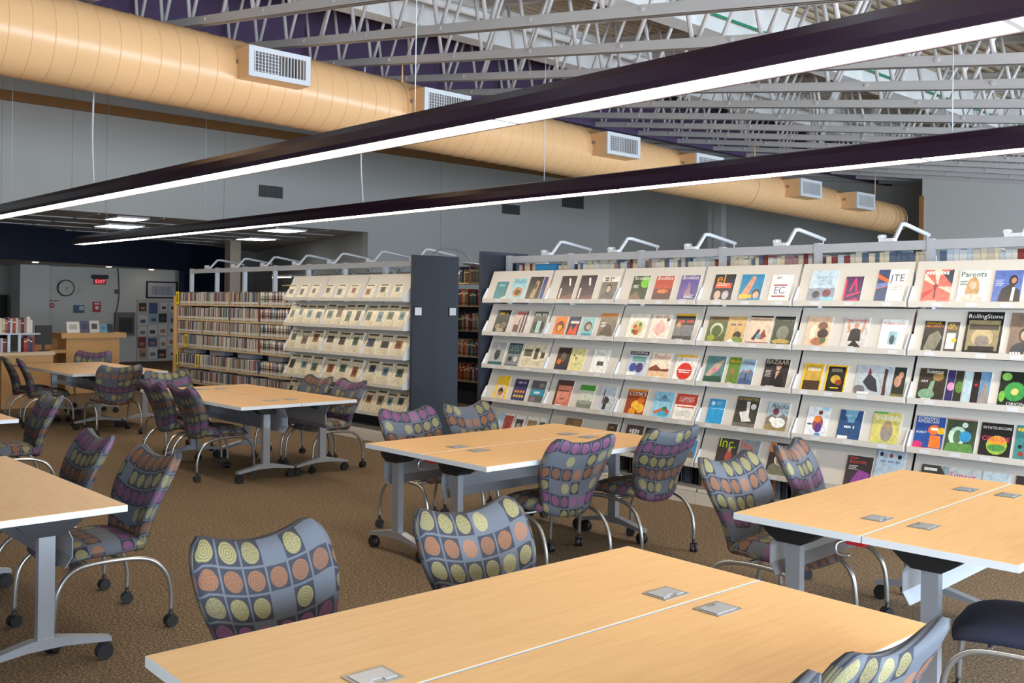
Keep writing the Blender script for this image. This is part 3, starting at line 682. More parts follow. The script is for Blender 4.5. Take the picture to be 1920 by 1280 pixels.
DS = {
'teal': ('small teal journal with pale lower corner', full((20, 120, 130))+[('p', [(.3, 0), (1, .25), (1, 0)], (190, 220, 200))]+lines((170, 220, 220), .2, .85, 3, .6)),
'bear': ('pale blue magazine with an orange bear', full((150, 200, 215))+[('e', .5, .38, .34, .26, (190, 120, 40)), ('e', .5, .36, .2, .14, (70, 50, 40))]+ttl('Alaska', (40, 130, 160), .86)+lab),
'totem': ('dark brown magazine with a pale carved figure', full((46, 40, 34))+[('p', [(.3, .1), (.55, .85), (.8, .8), (.65, .1)], (170, 140, 100)), ('e', .55, .6, .12, .16, (90, 66, 44))]),
'blueedge': ('narrow blue magazine edge behind the carved figure cover', full((40, 70, 140))), 'orangeedge': ('orange magazine half hidden beside the blue one', full((225, 120, 40))+[('r', .3, .2, .6, .8, (240, 190, 120))]),
'abstract': ('dark plum abstract magazine first of two alike', full((60, 46, 50))+[('p', [(0, .0), (1, .0), (1, .3), (0, .1)], (120, 70, 60)), ('p', [(.5, .9), (.62, .9), (.72, .6), (.62, .6)], Wt), ('r', .1, .1, .2, .5, (230, 220, 200))]),
'abstract2': ('dark plum abstract magazine second of two alike', full((58, 44, 56))+[('p', [(0, .0), (1, .0), (1, .25), (0, .15)], (110, 60, 60)), ('p', [(.5, .9), (.62, .9), (.72, .6), (.62, .6)], Wt), ('r', .1, .1, .2, .5, (230, 220, 200))]),
'poet': ('grey portrait magazine with white heading band', por((120, 112, 104), (60, 56, 52), (190, 172, 156), (90, 88, 86))+[('r', 0, .78, 1, 1, (232, 226, 214)), ('t', '~8', .4, .93, .6, K), ('t', '~6', .35, .84, .45, K)]+lab),
'bkgreen': ('green and black magazine with white title', full((40, 66, 36))+[('e', .8, .75, .3, .3, (120, 190, 60)), ('p', [(0, .0), (.8, .0), (.4, .4), (0, .2)], (120, 96, 70))]+ttl('Booklist', Wt, .91)+lines(Wt, .1, .62, 3)),
'bkred': ('red sunset magazine with white title', full((186, 74, 56))+[('r', 0, .3, 1, .5, (110, 50, 40)), ('r', 0, 0, 1, .3, (80, 44, 40)), ('e', .5, .4, .3, .1, (210, 120, 60))]+ttl('Booklist', Wt, .91)),
'bkpurple': ('purple magazine with a tower and white title', full((92, 76, 150))+[('p', [(.3, .2), (.5, .8), (.7, .2)], (160, 120, 140)), ('r', .3, .12, .95, .26, (60, 44, 120))]+lines(Wt, .35, .24, 3, .55)+ttl('Booklist', Wt, .91)+lab),
'el': ('black magazine with orange lettering and two children', full((30, 34, 46))+[('t', 'el', .33, .83, .38, (240, 150, 40)), ('r', .12, .5, .88, .68, (225, 90, 50)), ('e', .3, .25, .16, .2, (200, 170, 150)), ('e', .68, .25, .16, .2, (190, 180, 190))]+lines(Wt, .18, .64, 2, .6)+lab),
'bluekid': ('bright blue magazine with a smiling child', full((30, 130, 175))+[('p', [(0, .1), (.5, .95), (.65, .9), (.4, .1)], (220, 150, 120)), ('e', .78, .3, .18, .2, (60, 50, 50)), ('e', .78, .26, .13, .15, (220, 180, 155)), ('r', .05, .15, .6, .28, (230, 190, 60))]),
'ec': ('white journal with two blue capitals between red bars', full(Wt)+[('r', .15, .6, .8, .65, (160, 50, 60)), ('r', .15, .2, .8, .25, (160, 50, 60)), ('t', 'EC', .47, .43, .5, (60, 90, 130))]+lines((120, 120, 120), .2, .9, 2, .3)),
'college': ('pale blue journal with a photo strip below', full((190, 212, 226))+[('r', 0, 0, 1, .45, (140, 150, 165)), ('e', .3, .26, .14, .14, (60, 60, 70)), ('e', .7, .3, .16, .14, (120, 60, 70)), ('r', .5, 0, 1, .18, (140, 200, 215)), ('t', 'AMERICAN', .55, .78, .6, (110, 140, 165)), ('t', 'COLLEGE', .55, .68, .55, (110, 140, 165)), ('t', 'HEALTH', .55, .58, .5, (110, 140, 165))]),
'magenta': ('small purple journal with a magenta letter A', full((74, 36, 84))+[('p', [(.3, .45), (.52, .95), (.6, .95), (.75, .45), (.65, .45), (.55, .8), (.4, .45)], (230, 30, 110)), ('p', [(.2, .3), (.95, .45), (.95, .4), (.2, .22)], (230, 30, 110)), ('r', 0, .0, .1, .9, (230, 30, 90)), ('p', [(.3, .1), (.8, .2), (.9, 0), (.3, 0)], (225, 30, 110))]),
'jte': ('white journal with orange and navy stripes down one side', full(Wt)+[('r', 0, 0, .4, 1, (56, 72, 112)), ('p', [(0, .75), (.4, .6), (.4, .7), (0, .88)], (235, 100, 40)), ('p', [(0, .42), (.4, .5), (.4, .6), (0, .54)], (235, 100, 40)), ('p', [(0, .58), (.4, .62), (.4, .52), (0, .44)], (110, 130, 190)), ('t', 'JTE', .7, .74, .5, (70, 72, 80))]+lines((200, 170, 150), .5, .5, 3, .4)),
'rays': ('red and cream sun-ray magazine with microphone', full((214, 110, 96))+[('p', [(.5, .5), (0, .9), (0, .7)], (240, 210, 190)), ('p', [(.5, .5), (.3, 1), (.55, 1)], (240, 210, 190)), ('p', [(.5, .5), (1, .5), (1, .3)], (240, 200, 180)), ('p', [(.5, .5), (0, .3), (0, .1)], (200, 60, 60)), ('p', [(.6, .9), (1, 1), (1, .55)], (50, 60, 76)), ('r', .42, .15, .47, .5, (120, 50, 60)), ('e', .44, .52, .08, .08, (150, 60, 70)), ('t', '~8', .45, .9, .8, (245, 235, 230))]+lab),
'parents': ('pale magazine with a long-haired blonde woman', full((214, 226, 218))+[('e', .5, .42, .24, .5, (190, 150, 100)), ('e', .5, .55, .12, .15, (225, 185, 160)), ('e', .5, .12, .4, .25, (226, 196, 184)), ('t', 'Parents', .48, .87, .86, (36, 44, 48))]+lines((90, 100, 100), .06, .66, 3, .25)+[('r', .4, .0, .85, .05, Wt)]),
'jacket': ('blue magazine with a woman in a black jacket', full((84, 108, 180))+[('p', [(.2, 0), (.3, .45), (.6, .6), (.95, .4), (1, 0)], (36, 34, 38)), ('e', .68, .7, .16, .22, (34, 28, 28)), ('e', .7, .7, .09, .12, (180, 130, 105)), ('p', [(.65, .1), (.68, .5), (.78, .5), (.76, .1)], Wt)]+lines((200, 210, 240), .06, .7, 4, .3)),
'texas': ('dark magazine with yellow title and crowd', full((48, 46, 40))+ttl('~6', (230, 200, 40), .85, .6)+[('e', .3, .3, .2, .16, (150, 130, 110)), ('e', .7, .35, .2, .18, (120, 110, 90)), ('e', .5, .15, .3, .1, (170, 160, 140))]),
'pinkforest': ('pale pink magazine of tree trunks', full((200, 180, 172))+[('r', .6, 0, .7, .9, (60, 56, 54)), ('r', .4, 0, .46, .7, (90, 80, 76)), ('r', .8, 0, .9, .95, (70, 66, 62)), ('r', .1, .1, .4, .4, (110, 80, 70))]+ttl('~5', (230, 90, 90), .88, .6)),
'couple1': ('grey green magazine with two people', full((96, 100, 92))+[('e', .3, .4, .18, .25, (60, 54, 52)), ('e', .7, .4, .2, .26, (46, 48, 54)), ('r', .35, .1, .65, .6, (170, 210, 200))]+ttl('~8', Wt, .88)),
'orange': ('small orange magazine with mask face', full((226, 124, 50))+[('e', .5, .5, .34, .36, (120, 70, 40)), ('e', .5, .42, .2, .2, (230, 170, 80))]),
'flame': ('small navy and orange magazine with flames', full((46, 48, 76))+[('p', [(.1, .1), (.3, .6), (.5, .3), (.8, .7), (.9, .1)], (220, 90, 50)), ('r', .2, .65, .9, .78, (220, 210, 200))]),
'ring': ('small pale teal magazine with a brown ring', full((140, 190, 196))+[('e', .5, .55, .32, .34, (110, 80, 60)), ('e', .56, .52, .2, .2, (180, 170, 160)), ('r', .1, .05, .9, .2, (60, 150, 170))]),
'brown': ('brown stone texture magazine with orange band', full((130, 120, 104))+[('r', 0, .84, 1, 1, (222, 150, 90)), ('p', [(.1, .1), (.4, .6), (.7, .5), (.9, .1)], (100, 90, 76))]+lines(Wt, .1, .6, 4)+lab),
'floral': ('white magazine with a bouquet of flowers', full((232, 226, 214))+[('e', .5, .45, .32, .34, (190, 190, 130)), ('e', .4, .5, .1, .1, (200, 90, 60)), ('e', .62, .4, .12, .12, (220, 150, 80)), ('e', .5, .28, .12, .12, (190, 60, 50)), ('e', .35, .32, .08, .1, (80, 100, 60)), ('e', .65, .58, .08, .1, (90, 110, 60))]),
'leaf': ('cream magazine with a pale pink leaf drawing', full((236, 222, 208))+[('p', [(.5, .15), (.15, .4), (.25, .6), (.5, .8), (.75, .6), (.85, .4)], (232, 180, 170)), ('e', .85, .8, .08, .08, (70, 70, 60))]+ttl('~8', (220, 170, 160), .9, .7)),
'backroads': ('black and grey magazine with yellow strip and red title', full((120, 122, 124))+[('r', 0, .92, 1, 1, (230, 180, 50)), ('r', 0, .6, 1, .92, (60, 58, 56)), ('r', 0, 0, 1, .2, (70, 74, 72)), ('e', .2, .6, .12, .12, (200, 150, 110)), ('t', '~9', .55, .72, .8, (210, 70, 50))]+lab),
'garden': ('green garden magazine with a white arch', full((86, 100, 50))+[('e', .5, .5, .34, .34, (190, 196, 170)), ('e', .5, .45, .26, .28, (80, 96, 50)), ('r', 0, .82, 1, 1, (110, 90, 60)), ('e', .3, .2, .2, .14, (150, 160, 50))]),
'tan': ('tan magazine with a reading child and purple title', full((206, 170, 112))+[('e', .6, .3, .22, .22, (60, 50, 44)), ('p', [(.1, 0), (.5, .3), (.9, .2), (1, 0)], (120, 140, 70)), ('p', [(.05, .05), (.3, .2), (.5, .08), (.3, 0)], Wt), ('t', '~8', .45, .7, .6, (90, 80, 140))]+lab),
'peach': ('peach art magazine with two dancing figures', full((226, 196, 170))+[('p', [(.2, .2), (.45, .55), (.55, .5), (.35, .15)], (60, 50, 60)), ('p', [(.5, .2), (.7, .55), (.85, .3), (.7, .2)], (140, 70, 60)), ('e', .5, .3, .1, .1, (110, 170, 180)), ('r', 0, .0, 1, .1, (140, 40, 50)), ('r', 0, .95, 1, 1, K), ('t', 'First American Art', .5, .87, .9, (120, 40, 50))]),
'mask': ('dark green art magazine with a stone head', full((66, 76, 60))+[('e', .5, .45, .3, .34, (130, 130, 110)), ('e', .5, .15, .45, .12, (190, 160, 90)), ('r', .0, .95, 1, 1, K), ('t', 'First American Art', .5, .87, .9, (226, 200, 190)), ('r', .3, .0, .9, .09, (50, 56, 50))]),
'crowd': ('peach magazine crowded with small figures', full((226, 190, 160))+[('e', .65, .7, .2, .16, (120, 80, 60)), ('e', .7, .45, .22, .2, (60, 46, 44)), ('e', .55, .2, .28, .16, (170, 110, 80)), ('e', .3, .5, .14, .3, (236, 214, 190)), ('e', .75, .25, .12, .12, (90, 110, 70))]),
'fit': ('pale fitness magazine with a man in a black shirt', full((206, 200, 196))+[('p', [(.25, .25), (.3, .6), (.5, .68), (.7, .6), (.75, .25)], (44, 42, 44)), ('p', [(.2, 0), (.5, .3), (.85, .05), (.7, 0)], (40, 38, 40)), ('e', .5, .73, .1, .12, (190, 140, 115)), ('p', [(.12, .85), (.2, .5), (.3, .55), (.2, .88)], (200, 150, 125)), ('p', [(.88, .88), (.8, .5), (.7, .55), (.8, .9)], (200, 150, 125)), ('t', "Men'sHealth", .5, .9, .86, (216, 60, 50))]+lab),
'mojo': ('white magazine with pink red title and small statue', full((236, 236, 232))+[('r', .35, .2, .7, .62, (150, 190, 200)), ('e', .52, .35, .1, .2, (80, 84, 90)), ('t', 'Mother Jones', .5, .86, .88, (205, 70, 90))]+lab),
'popmech': ('black magazine with orange title and grey rock', full((40, 38, 32))+[('p', [(.1, .1), (.3, .55), (.7, .7), (.95, .5), (.7, .1)], (130, 126, 108)), ('t', 'POPULAR', .45, .92, .7, (240, 190, 40)), ('t', 'MECHANICS', .5, .83, .85, (235, 120, 30))]+lab),
'popsci': ('half hidden magazine with yellow title and white snow', full((90, 84, 70))+[('r', .1, .15, .8, .65, (220, 222, 220)), ('e', .7, .42, .2, .2, (240, 190, 40)), ('t', 'AR', .4, .9, .5, (240, 200, 40)), ('t', 'NICS', .45, .8, .7, (240, 170, 40))]),
'rolling': ('large black framed magazine with bearded man in hat', full(K)+[('r', .07, .1, .93, .8, (150, 136, 100)), ('e', .5, .4, .3, .3, (190, 170, 130)), ('r', .1, .58, .9, .7, (60, 54, 44)), ('e', .5, .3, .2, .2, (140, 130, 120)), ('r', .15, .1, .85, .2, (40, 38, 36)), ('t', 'RollingStone', .5, .89, .92, Wt)]+[('r', .05, .0, .6, .05, Wt)]),
'portrait': ('large close-up portrait magazine in grey and bronze', por((130, 110, 96), (60, 54, 50), (200, 168, 136), (70, 70, 76))+[('t', '~9', .5, .07, .8, Wt)]),
'archive': ('black and white photo journal with teal band', full((170, 172, 170))+[('e', .5, .5, .2, .3, (60, 62, 62)), ('e', .5, .75, .09, .1, (210, 210, 205)), ('r', 0, 0, 1, .18, (40, 90, 100))]),
'history': ('dark teal journal with group photo', full((34, 70, 74))+[('r', .0, .1, 1, .55, (130, 134, 134)), ('e', .3, .35, .14, .14, (40, 42, 44)), ('e', .7, .35, .14, .14, (210, 210, 205)), ('t', 'ALASKA', .5, .86, .84, (190, 210, 205)), ('t', 'HISTORY', .5, .72, .84, (190, 210, 205))]),
'newsprint': ('wide cream newsletter with three old photos', full((226, 214, 186))+[('r', .08, .5, .42, .8, (100, 94, 86)), ('r', .52, .4, .68, .85, (90, 84, 78)), ('r', .8, .45, .95, .7, (70, 66, 62))]+lines((180, 168, 140), .08, .4, 6, .35)+lines((180, 168, 140), .55, .3, 4, .35)),
'soldier': ('dark brown magazine with orange glow', full((66, 52, 48))+[('e', .5, .6, .2, .3, (110, 96, 80)), ('e', .25, .4, .16, .16, (220, 110, 40)), ('r', .2, .1, .8, .2, (50, 44, 90))]),
'cream': ('pale yellow booklet with small green marks', full((222, 212, 150))+[('e', .25, .7, .06, .06, (80, 90, 60)), ('e', .4, .6, .06, .06, (80, 90, 60))]+lines((170, 160, 110), .2, .35, 2, .5)),
'whitebox': ('white leaflet with a small dark grey box', full((234, 234, 230))+[('r', .35, .35, .75, .52, (84, 82, 82))]+lines((190, 190, 190), .2, .85, 3, .6)),
'cc': ('white and blue magazine of a crowd under a dark heading', full((190, 200, 214))+[('r', 0, .86, 1, 1, (50, 54, 56)), ('t', 'CCJOURNAL', .5, .93, .86, Wt), ('r', .2, .6, .9, .8, (110, 160, 150)), ('e', .3, .38, .18, .2, (60, 80, 150)), ('e', .65, .38, .2, .22, (70, 64, 120)), ('r', .05, .02, .5, .2, Wt)]),
'traveler': ('cream travel magazine with red title over red rocks', full((236, 222, 200))+[('p', [(0, .4), (.3, .55), (.6, .38), (1, .42), (1, .3), (0, .3)], (130, 70, 50)), ('r', 0, 0, 1, .3, (226, 190, 150)), ('t', 'Traveler', .52, .84, .84, (214, 50, 44))]+[('r', .3, .02, .7, .1, Wt)]),
'cr': ('white magazine with a red round badge and yellow top', full((234, 232, 228))+[('r', 0, .92, 1, 1, (240, 180, 40)), ('e', .5, .38, .36, .36, (214, 50, 36)), ('r', .2, .4, .8, .44, Wt), ('r', .25, .32, .75, .36, Wt), ('t', 'CR', .18, .82, .22, (60, 160, 90)), ('p', [(.75, 0), (1, .12), (1, 0)], (240, 180, 40))]),
'fish': ('green magazine with a pink leaping fish', full((90, 130, 130))+[('p', [(.05, .3), (.5, .75), (.95, .9), (.7, .5), (.3, .25)], (190, 160, 140)), ('e', .55, .5, .14, .08, (226, 120, 170)), ('p', [(0, 0), (0, .25), (.9, .3), (1, 0)], (40, 80, 60))]),
'alaskag': ('green magazine with yellow title and hiker', full((100, 134, 50))+[('e', .4, .5, .18, .2, (160, 110, 80)), ('r', .3, .15, .55, .4, (110, 110, 60)), ('t', 'Alaska', .5, .86, .88, (240, 190, 40))]+lab),
'alaskab': ('blue lake magazine with brown title and canoe', land((150, 180, 205), (96, 120, 150), (70, 90, 130))+[('e', .5, .55, .3, .05, (190, 120, 90)), ('r', .45, .2, .52, .5, (40, 40, 50)), ('t', 'Alaska', .5, .87, .84, (90, 70, 40))]),
'bazaar': ('black fashion magazine with a woman in dark suit', full((46, 44, 42))+[('p', [(.3, 0), (.4, .5), (.6, .62), (.8, .5), (.9, 0)], (28, 26, 28)), ('p', [(.52, .3), (.5, .6), (.66, .6)], (200, 150, 130)), ('e', .58, .75, .1, .14, (200, 160, 140)), ('e', .58, .84, .13, .08, (110, 64, 44)), ('t', 'BAZAAR', .5, .9, .9, (190, 180, 160))]+lines((210, 205, 200), .08, .6, 5, .25)+lab),
'ngwheat': ('yellow bordered magazine with golden wheat', full((244, 190, 24))+[('r', .08, .05, .92, .95, (200, 160, 70)), ('r', .08, .05, .92, .4, (70, 50, 30)), ('r', .2, .75, .85, .85, (236, 220, 180))]),
'nggold': ('yellow bordered black magazine with golden mask', full((244, 190, 24))+[('r', .08, .05, .92, .95, (28, 26, 24)), ('e', .5, .5, .24, .2, (200, 160, 60)), ('e', .66, .4, .16, .14, (150, 60, 40)), ('t', 'NATIONAL', .5, .85, .5, (220, 210, 190)), ('t', 'GEOGRAPHIC', .5, .79, .55, (220, 210, 190)), ('r', .3, .18, .7, .22, (240, 200, 40))]),
'bird': ('grey blue magazine with a dark crested bird', full((176, 186, 192))+[('p', [(.3, .45), (.5, .75), (.8, .55), (.95, .15), (.6, .2)], (52, 54, 60)), ('p', [(.45, .7), (.5, .95), (.6, .72)], (150, 50, 70)), ('e', .2, .2, .24, .18, (110, 106, 110)), ('r', .15, .06, .6, .14, Wt)]),
'heron': ('pale magazine strip with a brown bird neck', full((176, 186, 196))+[('p', [(.2, 0), (.15, .95), (.5, .9), (.45, .5), (.6, 0)], (84, 54, 44))]),
'galaxy': ('dark magazine strip with pink flowers', full((40, 50, 44))+[('e', .4, .55, .3, .5, (190, 140, 120)), ('e', .6, .75, .2, .3, (210, 150, 120)), ('r', 0, .0, 1, .15, (120, 110, 60))]),
'science': ('dark science magazine with a green snake', full((54, 46, 38))+[('e', .35, .22, .3, .2, (120, 160, 130)), ('p', [(.35, .2), (.45, .6), (.6, .65), (.55, .2)], (140, 170, 140)), ('e', .7, .75, .2, .16, (150, 120, 70)), ('t', 'Science', .55, .9, .62, Wt), ('t', 'ARM', .22, .6, .25, Wt)]+lab),
'slice1': ('purple magazine strip in the fanned science row', full((46, 40, 96))+[('e', .6, .5, .5, .6, (220, 150, 190))]), 'slice2': ('dark green magazine strip in the fanned science row', full((44, 46, 34))+[('e', .6, .5, .5, .8, (90, 130, 60))]),
'slice3': ('pale blue magazine strip in the fanned science row', full((176, 200, 208))), 'slice4': ('near black magazine strip in the fanned science row', full((34, 28, 30))+[('e', .5, .6, .2, .2, (200, 40, 60))]), 'slice5': ('blue grey magazine strip with a pale mountain', full((100, 140, 180))+[('p', [(0, .1), (.5, .8), (1, .2), (1, 0), (0, 0)], (150, 140, 130))]),
'origins': ('black magazine with bright green cell pattern', full((22, 34, 28))+[('e', .5, .45, .34, .34, (60, 150, 70)), ('e', .5, .45, .12, .12, (220, 200, 120)), ('e', .2, .85, .16, .14, (130, 190, 90)), ('e', .9, .75, .14, .2, (150, 200, 90)), ('e', .12, .3, .1, .2, (120, 180, 70)), ('t', 'ORIGINS', .62, .1, .66, Wt)]),
'yellow': ('bright yellow magazine with a framed photo', full((240, 196, 40))+[('r', .15, .08, .8, .62, (220, 200, 180)), ('e', .48, .34, .2, .24, (60, 50, 46)), ('e', .48, .26, .16, .14, (190, 120, 90))]),
'navydots': ('navy booklet with rows of orange dots', full((50, 50, 92))+[('e', .2+.2*i, .25+.2*j, .08, .08, (220, 140, 70) if j % 2 else (220, 190, 80)) for i in range(4) for j in range(2)]+[('t', '~7', .55, .85, .6, (190, 190, 210))]),
'tealband': ('photo magazine with a teal middle band', full((90, 90, 96))+[('r', 0, .35, 1, .62, (40, 140, 165)), ('t', '~4', .5, .48, .4, Wt), ('e', .3, .18, .2, .14, (140, 110, 120)), ('e', .7, .8, .2, .12, (140, 130, 120))]),
'face': ('close-up face magazine tinted red', full((206, 120, 100))+[('e', .5, .55, .44, .5, (218, 140, 116)), ('r', .2, .58, .8, .62, (120, 60, 56)), ('r', 0, .8, 1, 1, (80, 50, 50)), ('r', .35, .28, .65, .33, (160, 70, 66)), ('r', 0, 0, .12, .8, (70, 50, 50))]+lab),
'greentop': ('pale journal with a green top band', full((200, 204, 190))+[('r', 0, .78, 1, 1, (70, 150, 60)), ('r', 0, 0, 1, .35, (120, 126, 116)), ('e', .5, .3, .5, .1, (150, 156, 144))]),
'tower': ('pale grey magazine with a dark machine figure', full((188, 198, 206))+[('r', .35, .1, .55, .6, (50, 50, 54)), ('e', .5, .45, .18, .16, (60, 58, 60)), ('r', .25, .3, .32, .85, (120, 60, 60))]),
'cooks': ('orange cooking magazine with yellow fruit', full((150, 60, 20))+[('e', .5, .4, .2, .2, (240, 190, 60)), ('e', .78, .3, .2, .2, (236, 180, 50)), ('e', .4, .15, .18, .18, (226, 150, 40)), ('e', .75, .6, .18, .16, (210, 110, 30)), ('r', 0, .93, 1, 1, (230, 140, 30)), ('t', "COOK'S", .5, .82, .86, Wt)]),
'boat': ('light blue magazine with a cartoon boat', full((140, 196, 220))+[('e', .6, .2, .3, .14, (60, 170, 200)), ('p', [(.1, .25), (.5, .4), (.55, .32), (.15, .15)], (220, 90, 60)), ('e', .65, .38, .14, .1, (70, 120, 70)), ('e', .8, .28, .1, .1, (220, 60, 60)), ('p', [(.3, .75), (.5, .92), (.7, .75)], (90, 130, 150))]+lines((60, 80, 150), .25, .7, 2, .5)),
'current': ('white journal with a red heading block', full((236, 232, 226))+[('r', 0, .6, 1, 1, (206, 64, 46)), ('t', 'CURRENT', .5, .85, .7, Wt), ('t', 'HISTORY', .5, .74, .7, Wt), ('r', .1, .5, .9, .55, (220, 90, 66))]+lines((190, 186, 180), .12, .35, 4, .7)),
'cyan': ('plain cyan booklet with a white globe', full((30, 150, 205))+[('e', .25, .82, .12, .12, (200, 230, 240)), ('r', .1, .62, .95, .635, (190, 225, 240))]+lines((150, 210, 235), .45, .88, 3, .4)),
'human': ('dark magazine with white sculpture and gold title', full((62, 58, 50))+[('p', [(.2, .5), (.5, .55), (.45, .85), (.6, .85), (.65, .4), (.8, .25), (.4, .2)], (224, 222, 216)), ('e', .78, .7, .12, .12, (210, 208, 204)), ('r', 0, 0, 1, .18, (110, 106, 96)), ('t', 'HUMANITIES', .5, .92, .86, (190, 160, 90))]),
'goat': ('outdoor magazine with a white goat', land((170, 185, 195), (120, 116, 106), (150, 130, 90))+[('e', .6, .32, .32, .22, (236, 236, 232)), ('e', .3, .4, .14, .12, (236, 234, 230)), ('e', .4, .68, .14, .16, (120, 60, 70)), ('t', 'Alaska', .55, .86, .8, (60, 80, 60))]),
'dancer': ('white magazine with a colourful masked dancer', full((226, 228, 232))+[('e', .55, .45, .24, .36, (150, 70, 90)), ('e', .5, .6, .16, .16, (230, 130, 50)), ('e', .6, .3, .16, .2, (90, 60, 130)), ('e', .6, .82, .1, .1, (120, 60, 50)), ('r', .5, .02, .75, .14, (60, 140, 190)), ('r', .6, .9, 1, 1, (170, 210, 235)), ('t', '~4', .2, .42, .25, K)]),
'navy': ('deep navy journal with pale glow and white title', full((40, 76, 120))+[('p', [(.2, 1), (.8, 1), (.65, .6), (.4, .6)], (110, 160, 190)), ('t', '~6', .5, .45, .46, (225, 232, 238)), ('t', '~6', .5, .82, .5, (150, 190, 210))]+[('r', .05, .02, .5, .16, Wt)]),
'wildlife': ('yellow green magazine with a furry animal and white title', full((206, 196, 110))+[('e', .55, .4, .22, .36, (150, 140, 130)), ('e', .55, .62, .14, .14, (170, 140, 110)), ('r', 0, .95, .5, 1, (60, 160, 80)), ('t', 'Wildlife', .52, .82, .88, Wt), ('r', .1, .0, .9, .1, (190, 200, 90))]),
'sciam': ('blue science magazine with orange toy robots', full((36, 76, 150))+[('e', .65, .62, .2, .18, (236, 110, 40)), ('p', [(.55, .1), (.55, .45), (.9, .45), (.95, .1)], (236, 120, 40)), ('e', .9, .6, .14, .12, (240, 190, 40)), ('e', .15, .16, .2, .12, (200, 50, 110)), ('r', 0, 0, 1, .08, (226, 110, 40)), ('r', .55, .6, .78, .68, Wt), ('t', 'SCIENTIFIC', .42, .93, .72, Wt), ('t', 'AMERICAN', .42, .84, .72, Wt), ('t', 'ROBOT', .25, .52, .36, Wt)]+[('r', .4, .0, .9, .07, Wt)]),
'frog': ('dark green magazine with a pale figure and globe', full((60, 74, 52))+[('e', .4, .5, .3, .34, (190, 220, 200)), ('e', .4, .48, .14, .24, (80, 110, 80)), ('e', .66, .5, .2, .2, (50, 140, 190)), ('p', [(0, 0), (.1, .3), (.9, .3), (1, 0)], (90, 140, 70)), ('e', .6, .82, .1, .1, (200, 226, 210)), ('r', 0, .96, 1, 1, (200, 150, 150))]),
'sky': ('black magazine with a striped coloured planet', full((26, 24, 26))+[('e', .55, .38, .33, .33, (150, 180, 70)), ('e', .55, .5, .28, .16, (230, 150, 40)), ('e', .55, .3, .28, .12, (70, 140, 70)), ('t', 'SKY&TELESCOPE', .5, .86, .9, Wt), ('t', 'COLLIDE', .5, .55, .86, (226, 60, 110))]+[('r', .45, .0, .9, .06, Wt)]),
'tealorb': ('teal magazine with dark orbs and yellow title', full((60, 130, 130))+[('e', .6, .5, .3, .3, (40, 70, 80)), ('e', .2, .4, .08, .08, (30, 40, 40)), ('e', .25, .2, .1, .1, (150, 60, 50)), ('t', '~8', .5, .88, .9, (230, 200, 60))]),
'ltblue': ('pale blue leaflet at the end panel', full((170, 205, 222))), 'redphoto': ('red photo magazine with white top', full((180, 60, 50))+[('e', .5, .4, .3, .4, (120, 40, 40)), ('r', 0, .9, 1, 1, Wt)]),
'blackphoto': ('white magazine with a black oval photo', full(Wt)+[('r', .1, .1, .9, .8, (40, 38, 36)), ('e', .5, .45, .28, .28, (150, 140, 130))]), 'tanphoto': ('white topped magazine with a straw coloured photo', full(Wt)+[('r', .08, .05, .92, .82, (150, 130, 90))]),
'greenphoto': ('white topped magazine with a dark green photo', full(Wt)+[('r', .08, .05, .92, .8, (40, 80, 50))]), 'shelfpic': ('magazine showing colourful food jars', full((120, 90, 60))+[('e', .3, .6, .2, .2, (120, 160, 60)), ('r', .5, .3, .9, .95, (150, 110, 70)), ('e', .3, .2, .2, .2, (220, 180, 80))]),
'lizard': ('black magazine with a green lizard', full((50, 40, 34))+[('e', .5, .5, .32, .12, (110, 150, 40))]+ttl('~5', (200, 120, 40), .86, .6)), 'wild': ('maroon magazine with white title', full((70, 40, 40))+ttl('~4', Wt, .8, .6)+ttl('~4', Wt, .66, .6)),
'darkof': ('black booklet with pale lettering', full((30, 30, 36))+ttl('of', (200, 200, 210), .7, .5)), 'couple': ('sky blue magazine with a smiling couple', full((50, 150, 200))+[('r', 0, .82, 1, 1, (210, 218, 226)), ('e', .33, .3, .18, .22, (150, 110, 90)), ('e', .68, .3, .2, .22, (120, 96, 80)), ('r', 0, 0, 1, .18, (200, 196, 184)), ('t', '~11', .5, .9, .8, (90, 110, 130))]),
'inc1': ('dark magazine with a lime green title', full((46, 36, 36))+[('e', .6, .4, .16, .3, (170, 70, 60)), ('e', .6, .65, .1, .12, (200, 150, 130)), ('t', 'Inc.', .45, .84, .78, (190, 230, 30))]), 'inc2': ('grey blue magazine with an orange title', full((130, 150, 165))+[('e', .6, .3, .3, .3, (90, 80, 76)), ('t', 'Inc.', .45, .82, .78, (235, 90, 40))]),
'blackface': ('black magazine with a smiling person in a fur hood', full((30, 28, 28))+[('p', [(0, 0), (.1, .3), (.5, .5), (.9, .3), (1, 0)], (110, 110, 90)), ('e', .5, .5, .24, .22, (200, 196, 190)), ('e', .5, .47, .14, .16, (150, 104, 84)), ('r', 0, .7, .25, 1, (200, 110, 50)), ('t', 'ANDE', .6, .86, .6, Wt), ('p', [(.1, .76), (.22, .96), (.34, .76)], Wt)]),
'whitecard': ('white card half hidden by a chair', full((222, 220, 216))), 'newsci': ('black and purple magazine with red title', full((48, 34, 46))+[('p', [(.2, .1), (.5, .6), (.95, .5), (.9, .1)], (140, 60, 150)), ('t', 'New', .25, .93, .3, (225, 80, 60)), ('t', 'Scientist', .42, .82, .66, (225, 80, 60))]+lines(Wt, .1, .68, 3, .35)),
'birds': ('pale blue poster with small birds and blue script', full((196, 214, 230))+[('e', .15, .9, .06, .08, (50, 50, 50)), ('e', .5, .88, .06, .08, (170, 80, 60)), ('e', .8, .87, .07, .08, (40, 40, 46)), ('t', '~13', .5, .74, .7, (110, 140, 180)), ('t', '~6', .5, .36, .4, (60, 90, 130))]),
